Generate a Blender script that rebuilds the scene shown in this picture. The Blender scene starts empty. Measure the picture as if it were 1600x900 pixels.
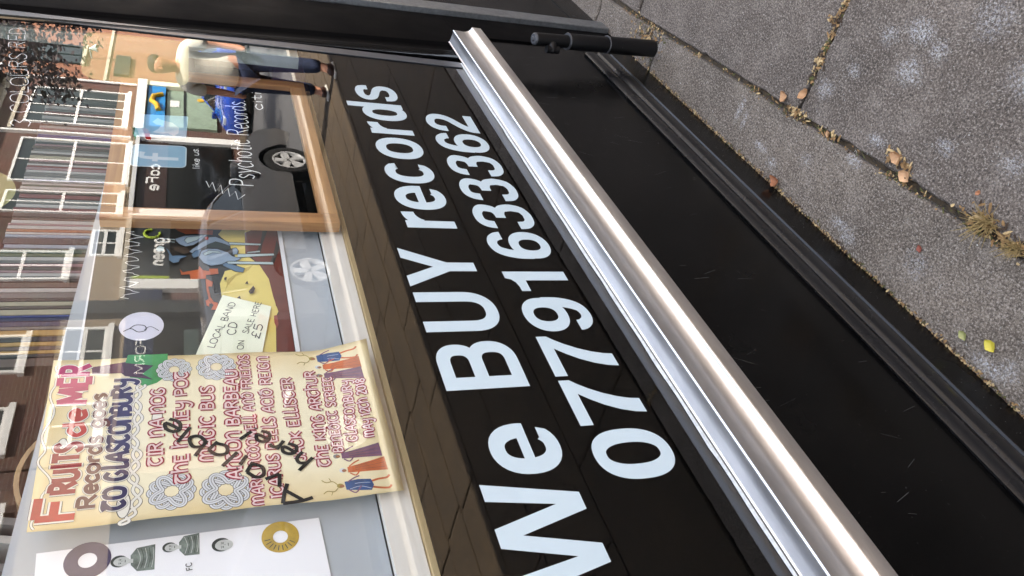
import bpy, bmesh, math, random
from mathutils import Vector, Matrix
from mathutils.geometry import tessellate_polygon
random.seed(7)
R = math.radians
sc = bpy.context.scene
C = sc.collection
# ------------------------------------------------------------------ camera
cam = bpy.data.cameras.new('camera'); cam.sensor_width = 36; cam.lens = 26.675; cam.clip_start = .02; cam.clip_end = 600
co = bpy.data.objects.new('camera', cam); C.objects.link(co)
rX = Vector((-0.309164, -0.234487, -0.921647)); rY = Vector((-0.613878, 0.789384, 0.005087)); rZ = Vector((0.726341, 0.567352, -0.387996))
m = Matrix((rX, -rY, -rZ)).transposed().to_4x4(); m.translation = Vector((-0.435517, -0.816871, 1.509939))
co.matrix_world = m; sc.camera = co
# ------------------------------------------------------------------ world, sun, exposure
SUN_EL, SUN_ROT = R(58), R(-8)
w = bpy.data.worlds.new('World'); sc.world = w; w.use_nodes = True
nt = w.node_tree; bg = nt.nodes['Background']; sky = nt.nodes.new('ShaderNodeTexSky'); sky.sky_type = 'NISHITA'
sky.sun_disc = False; sky.sun_elevation = SUN_EL; sky.sun_rotation = SUN_ROT; sky.dust_density = 2.5; sky.air_density = 1.0
hs = nt.nodes.new('ShaderNodeHueSaturation'); hs.inputs['Saturation'].default_value = .5   # thin white cloud takes the blue out
nt.links.new(sky.outputs[0], hs.inputs['Color']); nt.links.new(hs.outputs[0], bg.inputs[0]); bg.inputs[1].default_value = 0.14
sun = bpy.data.lights.new('sun', 'SUN'); sun.energy = 4.9; sun.angle = R(.53); sun.color = (1, .93, .83)
so = bpy.data.objects.new('sun', sun); C.objects.link(so)
sd = Vector((math.sin(SUN_ROT) * math.cos(SUN_EL), math.cos(SUN_ROT) * math.cos(SUN_EL), math.sin(SUN_EL)))
so.rotation_euler = sd.to_track_quat('Z', 'Y').to_euler(); so.location = (0, 5, 30)
sc.view_settings.view_transform = 'Standard'; sc.view_settings.look = 'None'; sc.view_settings.exposure = 3.18; sc.view_settings.gamma = 1
sc.view_settings.use_curve_mapping = False
sc.cycles.max_bounces = 12; sc.cycles.transparent_max_bounces = 24; sc.cycles.glossy_bounces = 6; sc.cycles.sample_clamp_indirect = 6
sc.cycles.caustics_reflective = False; sc.cycles.caustics_refractive = False

# ------------------------------------------------------------------ materials
def lin(c):
    if isinstance(c, str):
        c = [int(c[i:i + 2], 16) / 255 for i in (0, 2, 4)]
        c = [x / 12.92 if x <= .04045 else ((x + .055) / 1.055) ** 2.4 for x in c]
    return (*c[:3], 1)
MATS = {}
def mat(name, col, rough=.6, metal=0, var=.0, scale=8, bump=0, bscale=60, coat=0, spec=.5, col2=None, stretch=(1, 1, 1)):
    if name in MATS: return MATS[name]
    mt = bpy.data.materials.new(name); mt.use_nodes = True; t = mt.node_tree; b = t.nodes['Principled BSDF']
    b.inputs['Roughness'].default_value = rough; b.inputs['Metallic'].default_value = metal
    b.inputs['Specular IOR Level'].default_value = spec; b.inputs['Coat Weight'].default_value = coat
    c = lin(col); b.inputs['Base Color'].default_value = c
    tc = t.nodes.new('ShaderNodeTexCoord'); mp = t.nodes.new('ShaderNodeMapping'); mp.inputs['Scale'].default_value = stretch
    t.links.new(tc.outputs['Object'], mp.inputs[0])
    if var or col2:
        n = t.nodes.new('ShaderNodeTexNoise'); n.inputs['Scale'].default_value = scale; n.inputs['Detail'].default_value = 6; n.inputs['Roughness'].default_value = .65
        t.links.new(mp.outputs[0], n.inputs['Vector'])
        r = t.nodes.new('ShaderNodeMapRange'); r.inputs[1].default_value = .32; r.inputs[2].default_value = .68
        t.links.new(n.outputs[0], r.inputs[0])
        mx = t.nodes.new('ShaderNodeMix'); mx.data_type = 'RGBA'
        mx.inputs[6].default_value = tuple(x * (1 - var) for x in c[:3]) + (1,)
        mx.inputs[7].default_value = lin(col2) if col2 else tuple(min(1, x * (1 + var)) for x in c[:3]) + (1,)
        t.links.new(r.outputs[0], mx.inputs[0]); t.links.new(mx.outputs[2], b.inputs['Base Color'])
        rr = t.nodes.new('ShaderNodeMapRange'); rr.inputs[3].default_value = max(.02, rough * .8); rr.inputs[4].default_value = min(1, rough * 1.25)
        t.links.new(n.outputs[0], rr.inputs[0]); t.links.new(rr.outputs[0], b.inputs['Roughness'])
    if bump:
        n2 = t.nodes.new('ShaderNodeTexNoise'); n2.inputs['Scale'].default_value = bscale; n2.inputs['Detail'].default_value = 5
        t.links.new(mp.outputs[0], n2.inputs['Vector'])
        bp = t.nodes.new('ShaderNodeBump'); bp.inputs['Strength'].default_value = bump; bp.inputs['Distance'].default_value = .004
        t.links.new(n2.outputs[0], bp.inputs['Height']); t.links.new(bp.outputs[0], b.inputs['Normal'])
    MATS[name] = mt; return mt
def nodes_of(mt): return mt.node_tree.nodes, mt.node_tree.links, mt.node_tree.nodes['Principled BSDF']
def math_node(t, op, a, b=None, clamp=False):
    n = t.nodes.new('ShaderNodeMath'); n.operation = op; n.use_clamp = clamp
    for i, v in enumerate((a, b)):
        if v is None: continue
        if isinstance(v, (int, float)): n.inputs[i].default_value = v
        else: t.links.new(v, n.inputs[i])
    return n.outputs[0]

def glass_mat(name, tint=(.97, .98, .975), gain=1.0):
    mt = bpy.data.materials.new(name); mt.use_nodes = True; t = mt.node_tree; t.nodes.clear()
    out = t.nodes.new('ShaderNodeOutputMaterial'); tr = t.nodes.new('ShaderNodeBsdfTransparent'); gl = t.nodes.new('ShaderNodeBsdfGlossy')
    tr.inputs[0].default_value = (*tint, 1); gl.inputs['Roughness'].default_value = 0.0
    tc = t.nodes.new('ShaderNodeTexCoord'); nz = t.nodes.new('ShaderNodeTexNoise'); nz.inputs['Scale'].default_value = 1.6; nz.inputs['Detail'].default_value = 1
    bp = t.nodes.new('ShaderNodeBump'); bp.inputs['Strength'].default_value = .02; bp.inputs['Distance'].default_value = .02
    t.links.new(tc.outputs['Object'], nz.inputs['Vector']); t.links.new(nz.outputs[0], bp.inputs['Height']); t.links.new(bp.outputs[0], gl.inputs['Normal'])
    ge = t.nodes.new('ShaderNodeNewGeometry'); dp = t.nodes.new('ShaderNodeVectorMath'); dp.operation = 'DOT_PRODUCT'
    t.links.new(ge.outputs['Incoming'], dp.inputs[0]); t.links.new(ge.outputs['Normal'], dp.inputs[1])
    cs = math_node(t, 'SUBTRACT', 1.0, math_node(t, 'ABSOLUTE', dp.outputs['Value']), True)
    F_ = math_node(t, 'ADD', math_node(t, 'MULTIPLY', math_node(t, 'POWER', cs, 5.0), .957), .043)      # Schlick, the same from either side
    two = math_node(t, 'DIVIDE', math_node(t, 'MULTIPLY', F_, 2 * gain), math_node(t, 'ADD', F_, 1.0), True)
    mx = t.nodes.new('ShaderNodeMixShader'); t.links.new(two, mx.inputs[0]); t.links.new(tr.outputs[0], mx.inputs[1]); t.links.new(gl.outputs[0], mx.inputs[2])
    t.links.new(mx.outputs[0], out.inputs[0]); MATS[name] = mt; return mt
def clear_mat(name, tint):
    mt = bpy.data.materials.new(name); mt.use_nodes = True; t = mt.node_tree; t.nodes.clear()
    out = t.nodes.new('ShaderNodeOutputMaterial'); tr = t.nodes.new('ShaderNodeBsdfTransparent'); tr.inputs[0].default_value = (*tint, 1)
    t.links.new(tr.outputs[0], out.inputs[0]); MATS[name] = mt; return mt
def film_mat(name, col, alpha):     # translucent sticker film on the glass
    mt = bpy.data.materials.new(name); mt.use_nodes = True; n, l, b = nodes_of(mt)
    b.inputs['Base Color'].default_value = lin(col); b.inputs['Alpha'].default_value = alpha; b.inputs['Roughness'].default_value = .5
    MATS[name] = mt; return mt

def concrete(name, base, dark, light, splats=(), zz=1.0):
    mt = bpy.data.materials.new(name); mt.use_nodes = True; t = mt.node_tree; b = t.nodes['Principled BSDF']; b.inputs['Roughness'].default_value = .9
    tc = t.nodes.new('ShaderNodeTexCoord'); P = tc.outputs['Object']
    def noise(s, d=6, rgh=.6):
        n = t.nodes.new('ShaderNodeTexNoise'); n.inputs['Scale'].default_value = s; n.inputs['Detail'].default_value = d; n.inputs['Roughness'].default_value = rgh
        t.links.new(P, n.inputs['Vector']); return n.outputs[0]
    def rng(v, a, b_, c=0, d=1):
        r = t.nodes.new('ShaderNodeMapRange'); r.inputs[1].default_value = a; r.inputs[2].default_value = b_; r.inputs[3].default_value = c; r.inputs[4].default_value = d
        t.links.new(v, r.inputs[0]); return r.outputs[0]
    def mix(f, a, c):
        mx = t.nodes.new('ShaderNodeMix'); mx.data_type = 'RGBA'
        for i, v in ((0, f), (6, a), (7, c)):
            if isinstance(v, tuple): mx.inputs[i].default_value = v
            else: t.links.new(v, mx.inputs[i])
        return mx.outputs[2]
    big = noise(3.2, 6, .65); mid = noise(60, 7, .8); fine = noise(190, 5, .8)
    c = mix(rng(big, .3, .7), lin(dark), lin(base)); blot = noise(11, 6, .7); c = mix(rng(blot, .48, .66, 0, .28), c, lin(light)); c = mix(rng(blot, .46, .32, 0, .5), c, lin(dark))
    c = mix(rng(mid, .42, .6, 0, .6), c, lin(dark))
    c = mix(rng(fine, .52, .62, 0, .8), c, lin(light)); c = mix(rng(fine, .47, .38, 0, .85), c, lin('1f1b17'))
    for sc_, th, wgt in ((190, .2, .35), (95, .13, .45)):       # pale and dark aggregate stones
        v = t.nodes.new('ShaderNodeTexVoronoi'); v.inputs['Scale'].default_value = sc_; t.links.new(P, v.inputs['Vector'])
        rnd = t.nodes.new('ShaderNodeSeparateColor'); t.links.new(v.outputs['Color'], rnd.inputs[0])
        spot = math_node(t, 'MULTIPLY', rng(v.outputs['Distance'], th + .1, th, 0, 1), rng(rnd.outputs[0], .86, .88, 0, wgt))
        c = mix(spot, c, lin('b4aea6'))
        spot2 = math_node(t, 'MULTIPLY', rng(v.outputs['Distance'], th + .1, th, 0, 1), rng(rnd.outputs[1], .8, .82, 0, wgt))
        c = mix(spot2, c, lin('37332f'))
    grit = noise(330, 2, .5); lime = noise(150, 7, .85); warp = noise(34, 7, .8)
    for x, y, rx, ry, s in splats:                # dried white lime marks
        sub = t.nodes.new('ShaderNodeVectorMath'); sub.operation = 'SUBTRACT'; t.links.new(P, sub.inputs[0]); sub.inputs[1].default_value = (x, y, 0)
        ml = t.nodes.new('ShaderNodeVectorMath'); ml.operation = 'MULTIPLY'; t.links.new(sub.outputs[0], ml.inputs[0]); ml.inputs[1].default_value = (1 / rx, 1 / ry, 0)
        ln = t.nodes.new('ShaderNodeVectorMath'); ln.operation = 'LENGTH'; t.links.new(ml.outputs[0], ln.inputs[0])
        d = math_node(t, 'ADD', ln.outputs['Value'], math_node(t, 'MULTIPLY', math_node(t, 'SUBTRACT', warp, .5), 2.2))
        f = math_node(t, 'MULTIPLY', rng(d, 1.0, .3, 0, s), rng(lime, .51, .57, 0, .7))
        c = mix(f, c, lin('d6d6d8'))
    t.links.new(c, b.inputs['Base Color'])
    h = math_node(t, 'ADD', math_node(t, 'MULTIPLY', mid, .5), math_node(t, 'MULTIPLY', fine, .5))
    bp = t.nodes.new('ShaderNodeBump'); bp.inputs['Strength'].default_value = 1.0; bp.inputs['Distance'].default_value = .005
    t.links.new(h, bp.inputs['Height']); t.links.new(bp.outputs[0], b.inputs['Normal'])
    MATS[name] = mt; return mt
def brick(name, c1, c2, mortar, s=1.0):
    mt = bpy.data.materials.new(name); mt.use_nodes = True; t = mt.node_tree; b = t.nodes['Principled BSDF']; b.inputs['Roughness'].default_value = .85
    tc = t.nodes.new('ShaderNodeTexCoord'); sp = t.nodes.new('ShaderNodeSeparateXYZ'); cb = t.nodes.new('ShaderNodeCombineXYZ')
    t.links.new(tc.outputs['Object'], sp.inputs[0]); t.links.new(sp.outputs[0], cb.inputs[0]); t.links.new(sp.outputs[2], cb.inputs[1])
    bk = t.nodes.new('ShaderNodeTexBrick'); bk.inputs['Scale'].default_value = s; bk.inputs['Brick Width'].default_value = .225; bk.inputs['Row Height'].default_value = .075; bk.inputs['Mortar Size'].default_value = .006
    bk.inputs['Color1'].default_value = lin(c1); bk.inputs['Color2'].default_value = lin(c2); bk.inputs['Mortar'].default_value = lin(mortar)
    t.links.new(cb.outputs[0], bk.inputs['Vector'])
    nz = t.nodes.new('ShaderNodeTexNoise'); nz.inputs['Scale'].default_value = 1.3; nz.inputs['Detail'].default_value = 6; t.links.new(tc.outputs['Object'], nz.inputs['Vector'])
    mx = t.nodes.new('ShaderNodeMix'); mx.data_type = 'RGBA'; mx.blend_type = 'MULTIPLY'; mx.inputs[0].default_value = .5
    t.links.new(bk.outputs[0], mx.inputs[6]); t.links.new(nz.outputs[1], mx.inputs[7]); t.links.new(mx.outputs[2], b.inputs['Base Color'])
    MATS[name] = mt; return mt
def wood(name, c1, c2, axis='x', s=1.0, rough=.5):
    mt = bpy.data.materials.new(name); mt.use_nodes = True; t = mt.node_tree; b = t.nodes['Principled BSDF']; b.inputs['Roughness'].default_value = rough
    tc = t.nodes.new('ShaderNodeTexCoord'); mp = t.nodes.new('ShaderNodeMapping'); mp.inputs['Scale'].default_value = (.8 * s, 14 * s, 14 * s) if axis == 'x' else (14 * s, 14 * s, .8 * s)
    n = t.nodes.new('ShaderNodeTexNoise'); n.inputs['Scale'].default_value = 4; n.inputs['Detail'].default_value = 7; n.inputs['Distortion'].default_value = .6
    t.links.new(tc.outputs['Object'], mp.inputs[0]); t.links.new(mp.outputs[0], n.inputs['Vector'])
    cr = t.nodes.new('ShaderNodeValToRGB'); cr.color_ramp.elements[0].position = .35; cr.color_ramp.elements[1].position = .65
    cr.color_ramp.elements[0].color = lin(c1); cr.color_ramp.elements[1].color = lin(c2)
    t.links.new(n.outputs[0], cr.inputs[0]); t.links.new(cr.outputs[0], b.inputs['Base Color'])
    MATS[name] = mt; return mt
def black_paint(name, col, rough, scratch=1.0, spec=.3):
    mt = bpy.data.materials.new(name); mt.use_nodes = True; t = mt.node_tree; b = t.nodes['Principled BSDF']
    b.inputs['Roughness'].default_value = rough; b.inputs['Specular IOR Level'].default_value = spec
    tc = t.nodes.new('ShaderNodeTexCoord')
    def noise(s, st, d=5):
        mp = t.nodes.new('ShaderNodeMapping'); mp.inputs['Scale'].default_value = st; t.links.new(tc.outputs['Object'], mp.inputs[0])
        n = t.nodes.new('ShaderNodeTexNoise'); n.inputs['Scale'].default_value = s; n.inputs['Detail'].default_value = d; t.links.new(mp.outputs[0], n.inputs['Vector']); return n.outputs[0]
    def rng(v, a, b_, c=0, d=1):
        r = t.nodes.new('ShaderNodeMapRange'); r.inputs[1].default_value = a; r.inputs[2].default_value = b_; r.inputs[3].default_value = c; r.inputs[4].default_value = d
        t.links.new(v, r.inputs[0]); return r.outputs[0]
    dust = rng(noise(160, (1, 1, 1), 2), .73, .78); scr = rng(noise(22, (9, 9, .35), 3), .74, .78); haze = rng(noise(3, (1, 1, 1)), .35, .75, 0, .035)
    f = math_node(t, 'ADD', math_node(t, 'MULTIPLY', math_node(t, 'ADD', dust, math_node(t, 'MULTIPLY', scr, .5)), .35 * scratch), haze, True)
    mx = t.nodes.new('ShaderNodeMix'); mx.data_type = 'RGBA'; mx.inputs[6].default_value = lin(col); mx.inputs[7].default_value = lin('55524e')
    t.links.new(f, mx.inputs[0]); t.links.new(mx.outputs[2], b.inputs['Base Color'])
    t.links.new(rng(noise(5, (1, 1, 1)), .3, .7, rough * .75, rough * 1.3), b.inputs['Roughness'])
    bp_ = t.nodes.new('ShaderNodeBump'); bp_.inputs['Strength'].default_value = .12; bp_.inputs['Distance'].default_value = .004; t.links.new(noise(26, (1, 1, .5), 4), bp_.inputs['Height']); t.links.new(bp_.outputs[0], b.inputs['Normal'])
    MATS[name] = mt; return mt

# ------------------------------------------------------------------ mesh helpers
def finish(name, verts, faces, mats, parent=None, idx=None, smooth=None, loc=None):
    me = bpy.data.meshes.new(name); me.from_pydata([tuple(v) for v in verts], [], faces); me.update()
    for q in (mats if isinstance(mats, (list, tuple)) else [mats]): me.materials.append(q)
    if idx: me.polygons.foreach_set('material_index', idx)
    if smooth is not None:
        me.polygons.foreach_set('use_smooth', [True] * len(me.polygons)); me.set_sharp_from_angle(angle=R(smooth))
    o = bpy.data.objects.new(name, me); C.objects.link(o)
    if parent: o.parent = parent
    return o
class MB:
    def __init__(s): s.v = []; s.f = []; s.m = []
    def add(s, V, F, k=0):
        n = len(s.v); s.v += [Vector(v) for v in V]; s.f += [tuple(i + n for i in q) for q in F]; s.m += [k] * len(F)
    def box(s, a, b, k=0, bev=0):
        x0, y0, z0 = a; x1, y1, z1 = b
        if not bev:
            s.add([(x0, y0, z0), (x1, y0, z0), (x1, y1, z0), (x0, y1, z0), (x0, y0, z1), (x1, y0, z1), (x1, y1, z1), (x0, y1, z1)],
                  [(0, 3, 2, 1), (4, 5, 6, 7), (0, 1, 5, 4), (1, 2, 6, 5), (2, 3, 7, 6), (3, 0, 4, 7)], k); return
        bm = bmesh.new(); bmesh.ops.create_cube(bm, size=1)
        for v in bm.verts: v.co = Vector(((x0 + x1) / 2 + v.co.x * (x1 - x0), (y0 + y1) / 2 + v.co.y * (y1 - y0), (z0 + z1) / 2 + v.co.z * (z1 - z0)))
        bmesh.ops.bevel(bm, geom=bm.edges[:], offset=bev, segments=2, profile=.7, affect='EDGES')
        bm.verts.index_update(); s.add([v.co.copy() for v in bm.verts], [[v.index for v in f.verts] for f in bm.faces], k); bm.free()
    def tube(s, pts, r, n=12, k=0, cap=True):
        pts = [Vector(p) for p in pts]; rs = r if isinstance(r, (list, tuple)) else [r] * len(pts); base = len(s.v); up = None
        for i, p in enumerate(pts):
            d = (pts[min(i + 1, len(pts) - 1)] - pts[max(i - 1, 0)]).normalized()
            if up is None: up = d.orthogonal().normalized()
            else: up = (up - d * up.dot(d)).normalized()
            sd_ = d.cross(up)
            for j in range(n):
                a = 2 * math.pi * j / n; s.v.append(p + (up * math.cos(a) + sd_ * math.sin(a)) * rs[i])
        for i in range(len(pts) - 1):
            for j in range(n):
                a = base + i * n + j; b = base + i * n + (j + 1) % n; s.f.append((a, b, b + n, a + n)); s.m.append(k)
        if cap:
            s.f.append(tuple(base + j for j in range(n))[::-1]); s.f.append(tuple(base + (len(pts) - 1) * n + j for j in range(n))); s.m += [k, k]
    def extrude_x(s, prof, x0, x1, k=0, closed=True, caps=True):
        n = len(prof); V = [(x0, y, z) for y, z in prof] + [(x1, y, z) for y, z in prof]
        F = [(i, (i + 1) % n, (i + 1) % n + n, i + n) for i in range(n if closed else n - 1)]
        s.add(V, F, k)
        if closed and caps:
            for t_ in tessellate_polygon([[Vector((y, z, 0)) for y, z in prof]]):
                s.add([(x0, *prof[i]) for i in t_], [(0, 1, 2)], k); s.add([(x1, *prof[i]) for i in t_], [(2, 1, 0)], k)
    def build(s, name, mats, parent=None, smooth=None):
        return finish(name, s.v, s.f, mats, parent, s.m, smooth)
def tag(o, label=None, cat=None, group=None, kind=None):
    if label: o['label'] = label
    if cat: o['category'] = cat
    if group: o['group'] = group
    if kind: o['kind'] = kind
    return o
def empty(name, loc, label=None, cat=None, group=None):
    o = bpy.data.objects.new(name, None); C.objects.link(o); o.location = loc; o.empty_display_size = .05
    return tag(o, label, cat, group)
def hang(child, root):   # parent a world-space mesh under an empty without moving it
    child.parent = root; child.matrix_parent_inverse = Matrix.Translation(-Vector(root.location)); return child
def part(mb, name, mats, root, smooth=None):
    return hang(mb.build(name, mats, None, smooth), root)
def sub(child, parent):
    child.parent = parent; return child

# flat artwork: 2-D shapes (x, z) on a plane y = Y, each layer a little nearer to the street
class Art:
    def __init__(s, Y, step=-.00016): s.mb = MB(); s.Y = Y; s.n = 0; s.step = step; s.mats = []
    def slot(s, mt):
        if mt not in s.mats: s.mats.append(mt)
        return s.mats.index(mt)
    def poly(s, P, mt, lift=None):
        s.n += 1; y = s.Y + s.step * (lift if lift is not None else s.n)
        V = [Vector((a, b, 0)) for a, b in P]
        for t_ in tessellate_polygon([V]):
            q = [P[i] for i in t_]
            if (q[1][0] - q[0][0]) * (q[2][1] - q[0][1]) - (q[1][1] - q[0][1]) * (q[2][0] - q[0][0]) < 0: q = q[::-1]
            s.mb.add([(a, y, b) for a, b in q], [(0, 1, 2)], s.slot(mt))
    def stroke(s, pts, wd, mt, lift, closed=False):
        n = len(pts); L, Rr = [], []
        for i in range(n):
            a = Vector(pts[(i - 1) % n] if closed else pts[max(i - 1, 0)]); b = Vector(pts[(i + 1) % n] if closed else pts[min(i + 1, n - 1)])
            d = b - a
            if d.length < 1e-9: d = Vector((1, 0))
            d.normalize(); k = wd(d) if callable(wd) else wd; nn = Vector((-d.y, d.x)) * k / 2; p = Vector(pts[i])
            L.append(p + nn); Rr.append(p - nn)
        y = s.Y + s.step * lift
        V = [(q.x, y, q.y) for q in L] + [(q.x, y, q.y) for q in Rr]
        F = [(i, i + n, (i + 1) % n + n, (i + 1) % n) for i in range(n if closed else n - 1)]
        s.mb.add(V, F, s.slot(mt))
    def dot(s, p, r, mt, lift, n=20, ry=None):
        P = [(p[0] + r * math.cos(2 * math.pi * i / n), p[1] + (ry or r) * math.sin(2 * math.pi * i / n)) for i in range(n)]; s.poly(P, mt, lift)
    def build(s, name, parent=None): return s.mb.build(name, s.mats, parent)
def smooth_path(P, k=6):
    if len(P) < 3:
        a, b = P; return [(a[0] + (b[0] - a[0]) * t / 2, a[1] + (b[1] - a[1]) * t / 2) for t in range(3)]
    out = []; Q = [P[0]] + list(P) + [P[-1]]
    for i in range(1, len(Q) - 2):
        p0, p1, p2, p3 = [Vector(q[:2]) for q in Q[i - 1:i + 3]]
        for j in range(k):
            t = j / k; out.append(tuple(.5 * ((2 * p1) + (p2 - p0) * t + (2 * p0 - 5 * p1 + 4 * p2 - p3) * t * t + (3 * p1 - p0 - 3 * p2 + p3) * t ** 3)))
    out.append(tuple(P[-1])); return out
# single-stroke alphabet, cap height 1: character -> (advance, strokes); used for pen, marker and uncial lettering
S = {
'A': (.8, ['0,0 .12,.45 .36,1', '.36,1 .56,.5 .72,0', '.12,.36 .62,.36']), 'B': (.72, ['.1,0 .1,1', '.1,1 .45,.95 .5,.75 .4,.56 .1,.52', '.1,.52 .5,.48 .6,.26 .48,.04 .1,0']),
'C': (.72, ['.62,.82 .45,.99 .2,.9 .06,.5 .2,.08 .45,0 .64,.16']), 'D': (.76, ['.1,0 .1,1', '.1,1 .45,.92 .64,.5 .45,.06 .1,0']), 'E': (.66, ['.1,0 .1,1', '.1,1 .58,1', '.1,.52 .5,.52', '.1,0 .6,0']),
'F': (.62, ['.1,0 .1,1', '.1,1 .58,1', '.1,.55 .48,.55']), 'G': (.78, ['.64,.85 .45,1 .2,.9 .06,.5 .2,.06 .48,0 .64,.2 .64,.42', '.4,.42 .72,.42']), 'H': (.76, ['.1,0 .1,1', '.1,.5 .62,.5', '.62,0 .62,1']),
'I': (.36, ['.18,0 .18,1', '.06,1 .3,1', '.06,0 .3,0']), 'J': (.5, ['.38,1 .38,.2 .22,0 .04,.12']), 'K': (.7, ['.1,0 .1,1', '.6,1 .14,.48', '.2,.55 .64,0']), 'L': (.6, ['.1,1 .1,0', '.1,0 .54,0']),
'M': (.98, ['.06,0 .12,1', '.12,1 .45,.2', '.45,.2 .78,1', '.78,1 .86,0']), 'N': (.8, ['.1,0 .1,1', '.1,1 .64,0', '.64,0 .64,1']), 'O': (.8, ['.38,1 .12,.88 .04,.5 .12,.1 .38,0 .62,.1 .72,.5 .62,.88 .38,1']),
'P': (.68, ['.1,0 .1,1', '.1,1 .48,.96 .58,.74 .46,.5 .1,.46']), 'R': (.72, ['.1,0 .1,1', '.1,1 .48,.96 .56,.75 .44,.54 .1,.5', '.3,.5 .64,0']), 'S': (.64, ['.54,.84 .4,1 .16,.94 .1,.74 .24,.56 .44,.42 .54,.22 .4,.02 .16,.02 .04,.18']),
'T': (.68, ['.34,0 .34,1', '.04,1 .64,1']), 'U': (.76, ['.08,1 .08,.25 .2,.02 .46,.02 .6,.22', '.62,1 .62,0']), 'V': (.7, ['.04,1 .34,0', '.34,0 .64,1']), 'W': (.98, ['.04,1 .24,0', '.24,0 .46,.8', '.46,.8 .68,0', '.68,0 .9,1']),
'Y': (.7, ['.04,1 .34,.46', '.64,1 .34,.46', '.34,.46 .34,0']), '0': (.7, ['.34,1 .1,.85 .06,.5 .1,.15 .34,0 .56,.15 .6,.5 .56,.85 .34,1']), '1': (.42, ['.08,.78 .24,1', '.24,1 .24,0']),
'2': (.66, ['.08,.78 .22,1 .48,.96 .54,.72 .3,.35 .06,0', '.06,0 .58,0']), '3': (.62, ['.08,.85 .3,1 .5,.8 .3,.54', '.3,.54 .54,.3 .36,0 .06,.12']), '5': (.62, ['.5,1 .14,1', '.14,1 .1,.58', '.1,.58 .4,.62 .54,.34 .38,.02 .06,.08']),
'8': (.66, ['.32,.54 .1,.74 .3,1 .52,.76 .32,.54 .06,.26 .3,0 .56,.26 .32,.54']), '£': (.66, ['.56,.86 .38,1 .24,.8 .26,.3 .1,0', '.1,0 .58,.02', '.1,.46 .44,.46']), '.': (.25, ['.1,0 .14,.05']), ' ': (.42, []),
'a': (.58, ['.46,.6 .2,.62 .06,.32 .2,0 .46,.12', '.46,.62 .46,0']), 'c': (.5, ['.44,.52 .24,.64 .06,.34 .2,0 .46,.1']), 'd': (.6, ['.46,.5 .24,.64 .06,.32 .2,0 .46,.14', '.48,1 .48,0']), 'e': (.54, ['.06,.32 .46,.36 .36,.62 .16,.58 .06,.32 .2,0 .46,.1']),
'g': (.58, ['.46,.5 .24,.62 .06,.32 .2,.02 .46,.14', '.46,.62 .46,-.2 .24,-.36 .08,-.24']), 'h': (.58, ['.1,1 .1,0', '.1,.4 .28,.62 .46,.46 .48,0']), 'i': (.24, ['.12,.6 .12,0', '.11,.82 .13,.86']), 'k': (.54, ['.1,1 .1,0', '.44,.6 .12,.28', '.2,.34 .46,0']),
'l': (.24, ['.12,1 .12,0']), 'n': (.56, ['.1,.6 .1,0', '.1,.4 .28,.62 .44,.46 .46,0']), 'o': (.56, ['.26,.62 .08,.5 .06,.2 .26,0 .46,.16 .46,.48 .26,.62']), 'r': (.44, ['.1,.62 .1,0', '.1,.36 .22,.58 .4,.56']),
's': (.46, ['.4,.52 .22,.64 .08,.48 .22,.34 .38,.2 .24,0 .04,.08']), 't': (.4, ['.18,.92 .18,.1 .36,.02', '.02,.62 .36,.62']), 'u': (.56, ['.08,.6 .08,.14 .26,0 .44,.16', '.46,.6 .46,0']), 'v': (.5, ['.04,.6 .24,0', '.24,0 .44,.6']), 'b': (.58, ['.1,1 .1,.02', '.1,.4 .3,.62 .5,.32 .34,0 .1,.1']), '!': (.3, ['.14,1 .12,.3', '.11,.06 .13,0']), 'y': (.54, ['.06,.6 .26,.04', '.48,.6 .2,-.2 .04,-.34'])}
UNC = {  # rounder half-uncial forms with little hooks for the concert poster
'T': (.72, ['.0,.9 .2,1 .66,.96', '.42,.96 .12,.7 .08,.3 .3,0 .58,.14']), 'H': (.74, ['.1,1.25 .1,0', '.0,1.25 .2,1.2', '.1,.6 .36,.95 .6,.7 .6,0']), 'E': (.66, ['.1,0 .1,1', '.04,1 .56,1', '.1,.5 .46,.5', '.04,0 .58,0']),
'N': (.78, ['.1,1 .1,0', '.1,.7 .4,1 .62,.75 .62,0', '.0,0 .22,0', '.52,0 .74,0']), 'M': (1.04, ['.12,0 .1,.7 .24,1 .44,.8 .46,0', '.46,.7 .62,1 .84,.8 .86,.1 1,0']), 'D': (.76, ['.5,1.2 .1,1.02 .5,.95 .66,.5 .4,0 .1,.16 .06,.6 .3,.86']),
'G': (.76, ['.6,.86 .3,1 .08,.6 .16,.08 .46,0 .62,.26 .4,.5']), 'R': (.74, ['.1,0 .1,1', '.0,1 .44,.98 .56,.76 .4,.56 .14,.52', '.36,.5 .66,0', '.0,0 .22,0']), 'L': (.56, ['.14,1.3 .2,1.1 .16,.1 .3,-.02 .56,.06']), 'Y': (.72, ['.06,1 .1,.5 .4,.4 .6,.6', '.62,1 .6,.1 .4,-.35 .14,-.2']),
'A': (.76, ['.06,0 .2,.6 .44,1 .56,.5 .7,-.1', '.14,.36 .6,.36', '-.02,0 .16,0'])}
def glyph(ch, unc):
    g = (UNC.get(ch.upper()) if unc else None) or S.get(ch) or S.get(ch.upper())
    return g[0], [[tuple(map(float, q.split(','))) for q in st.split()] for st in g[1]]
def text_width(t_, unc=False): return sum(glyph(ch, unc)[0] for ch in t_)
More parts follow.
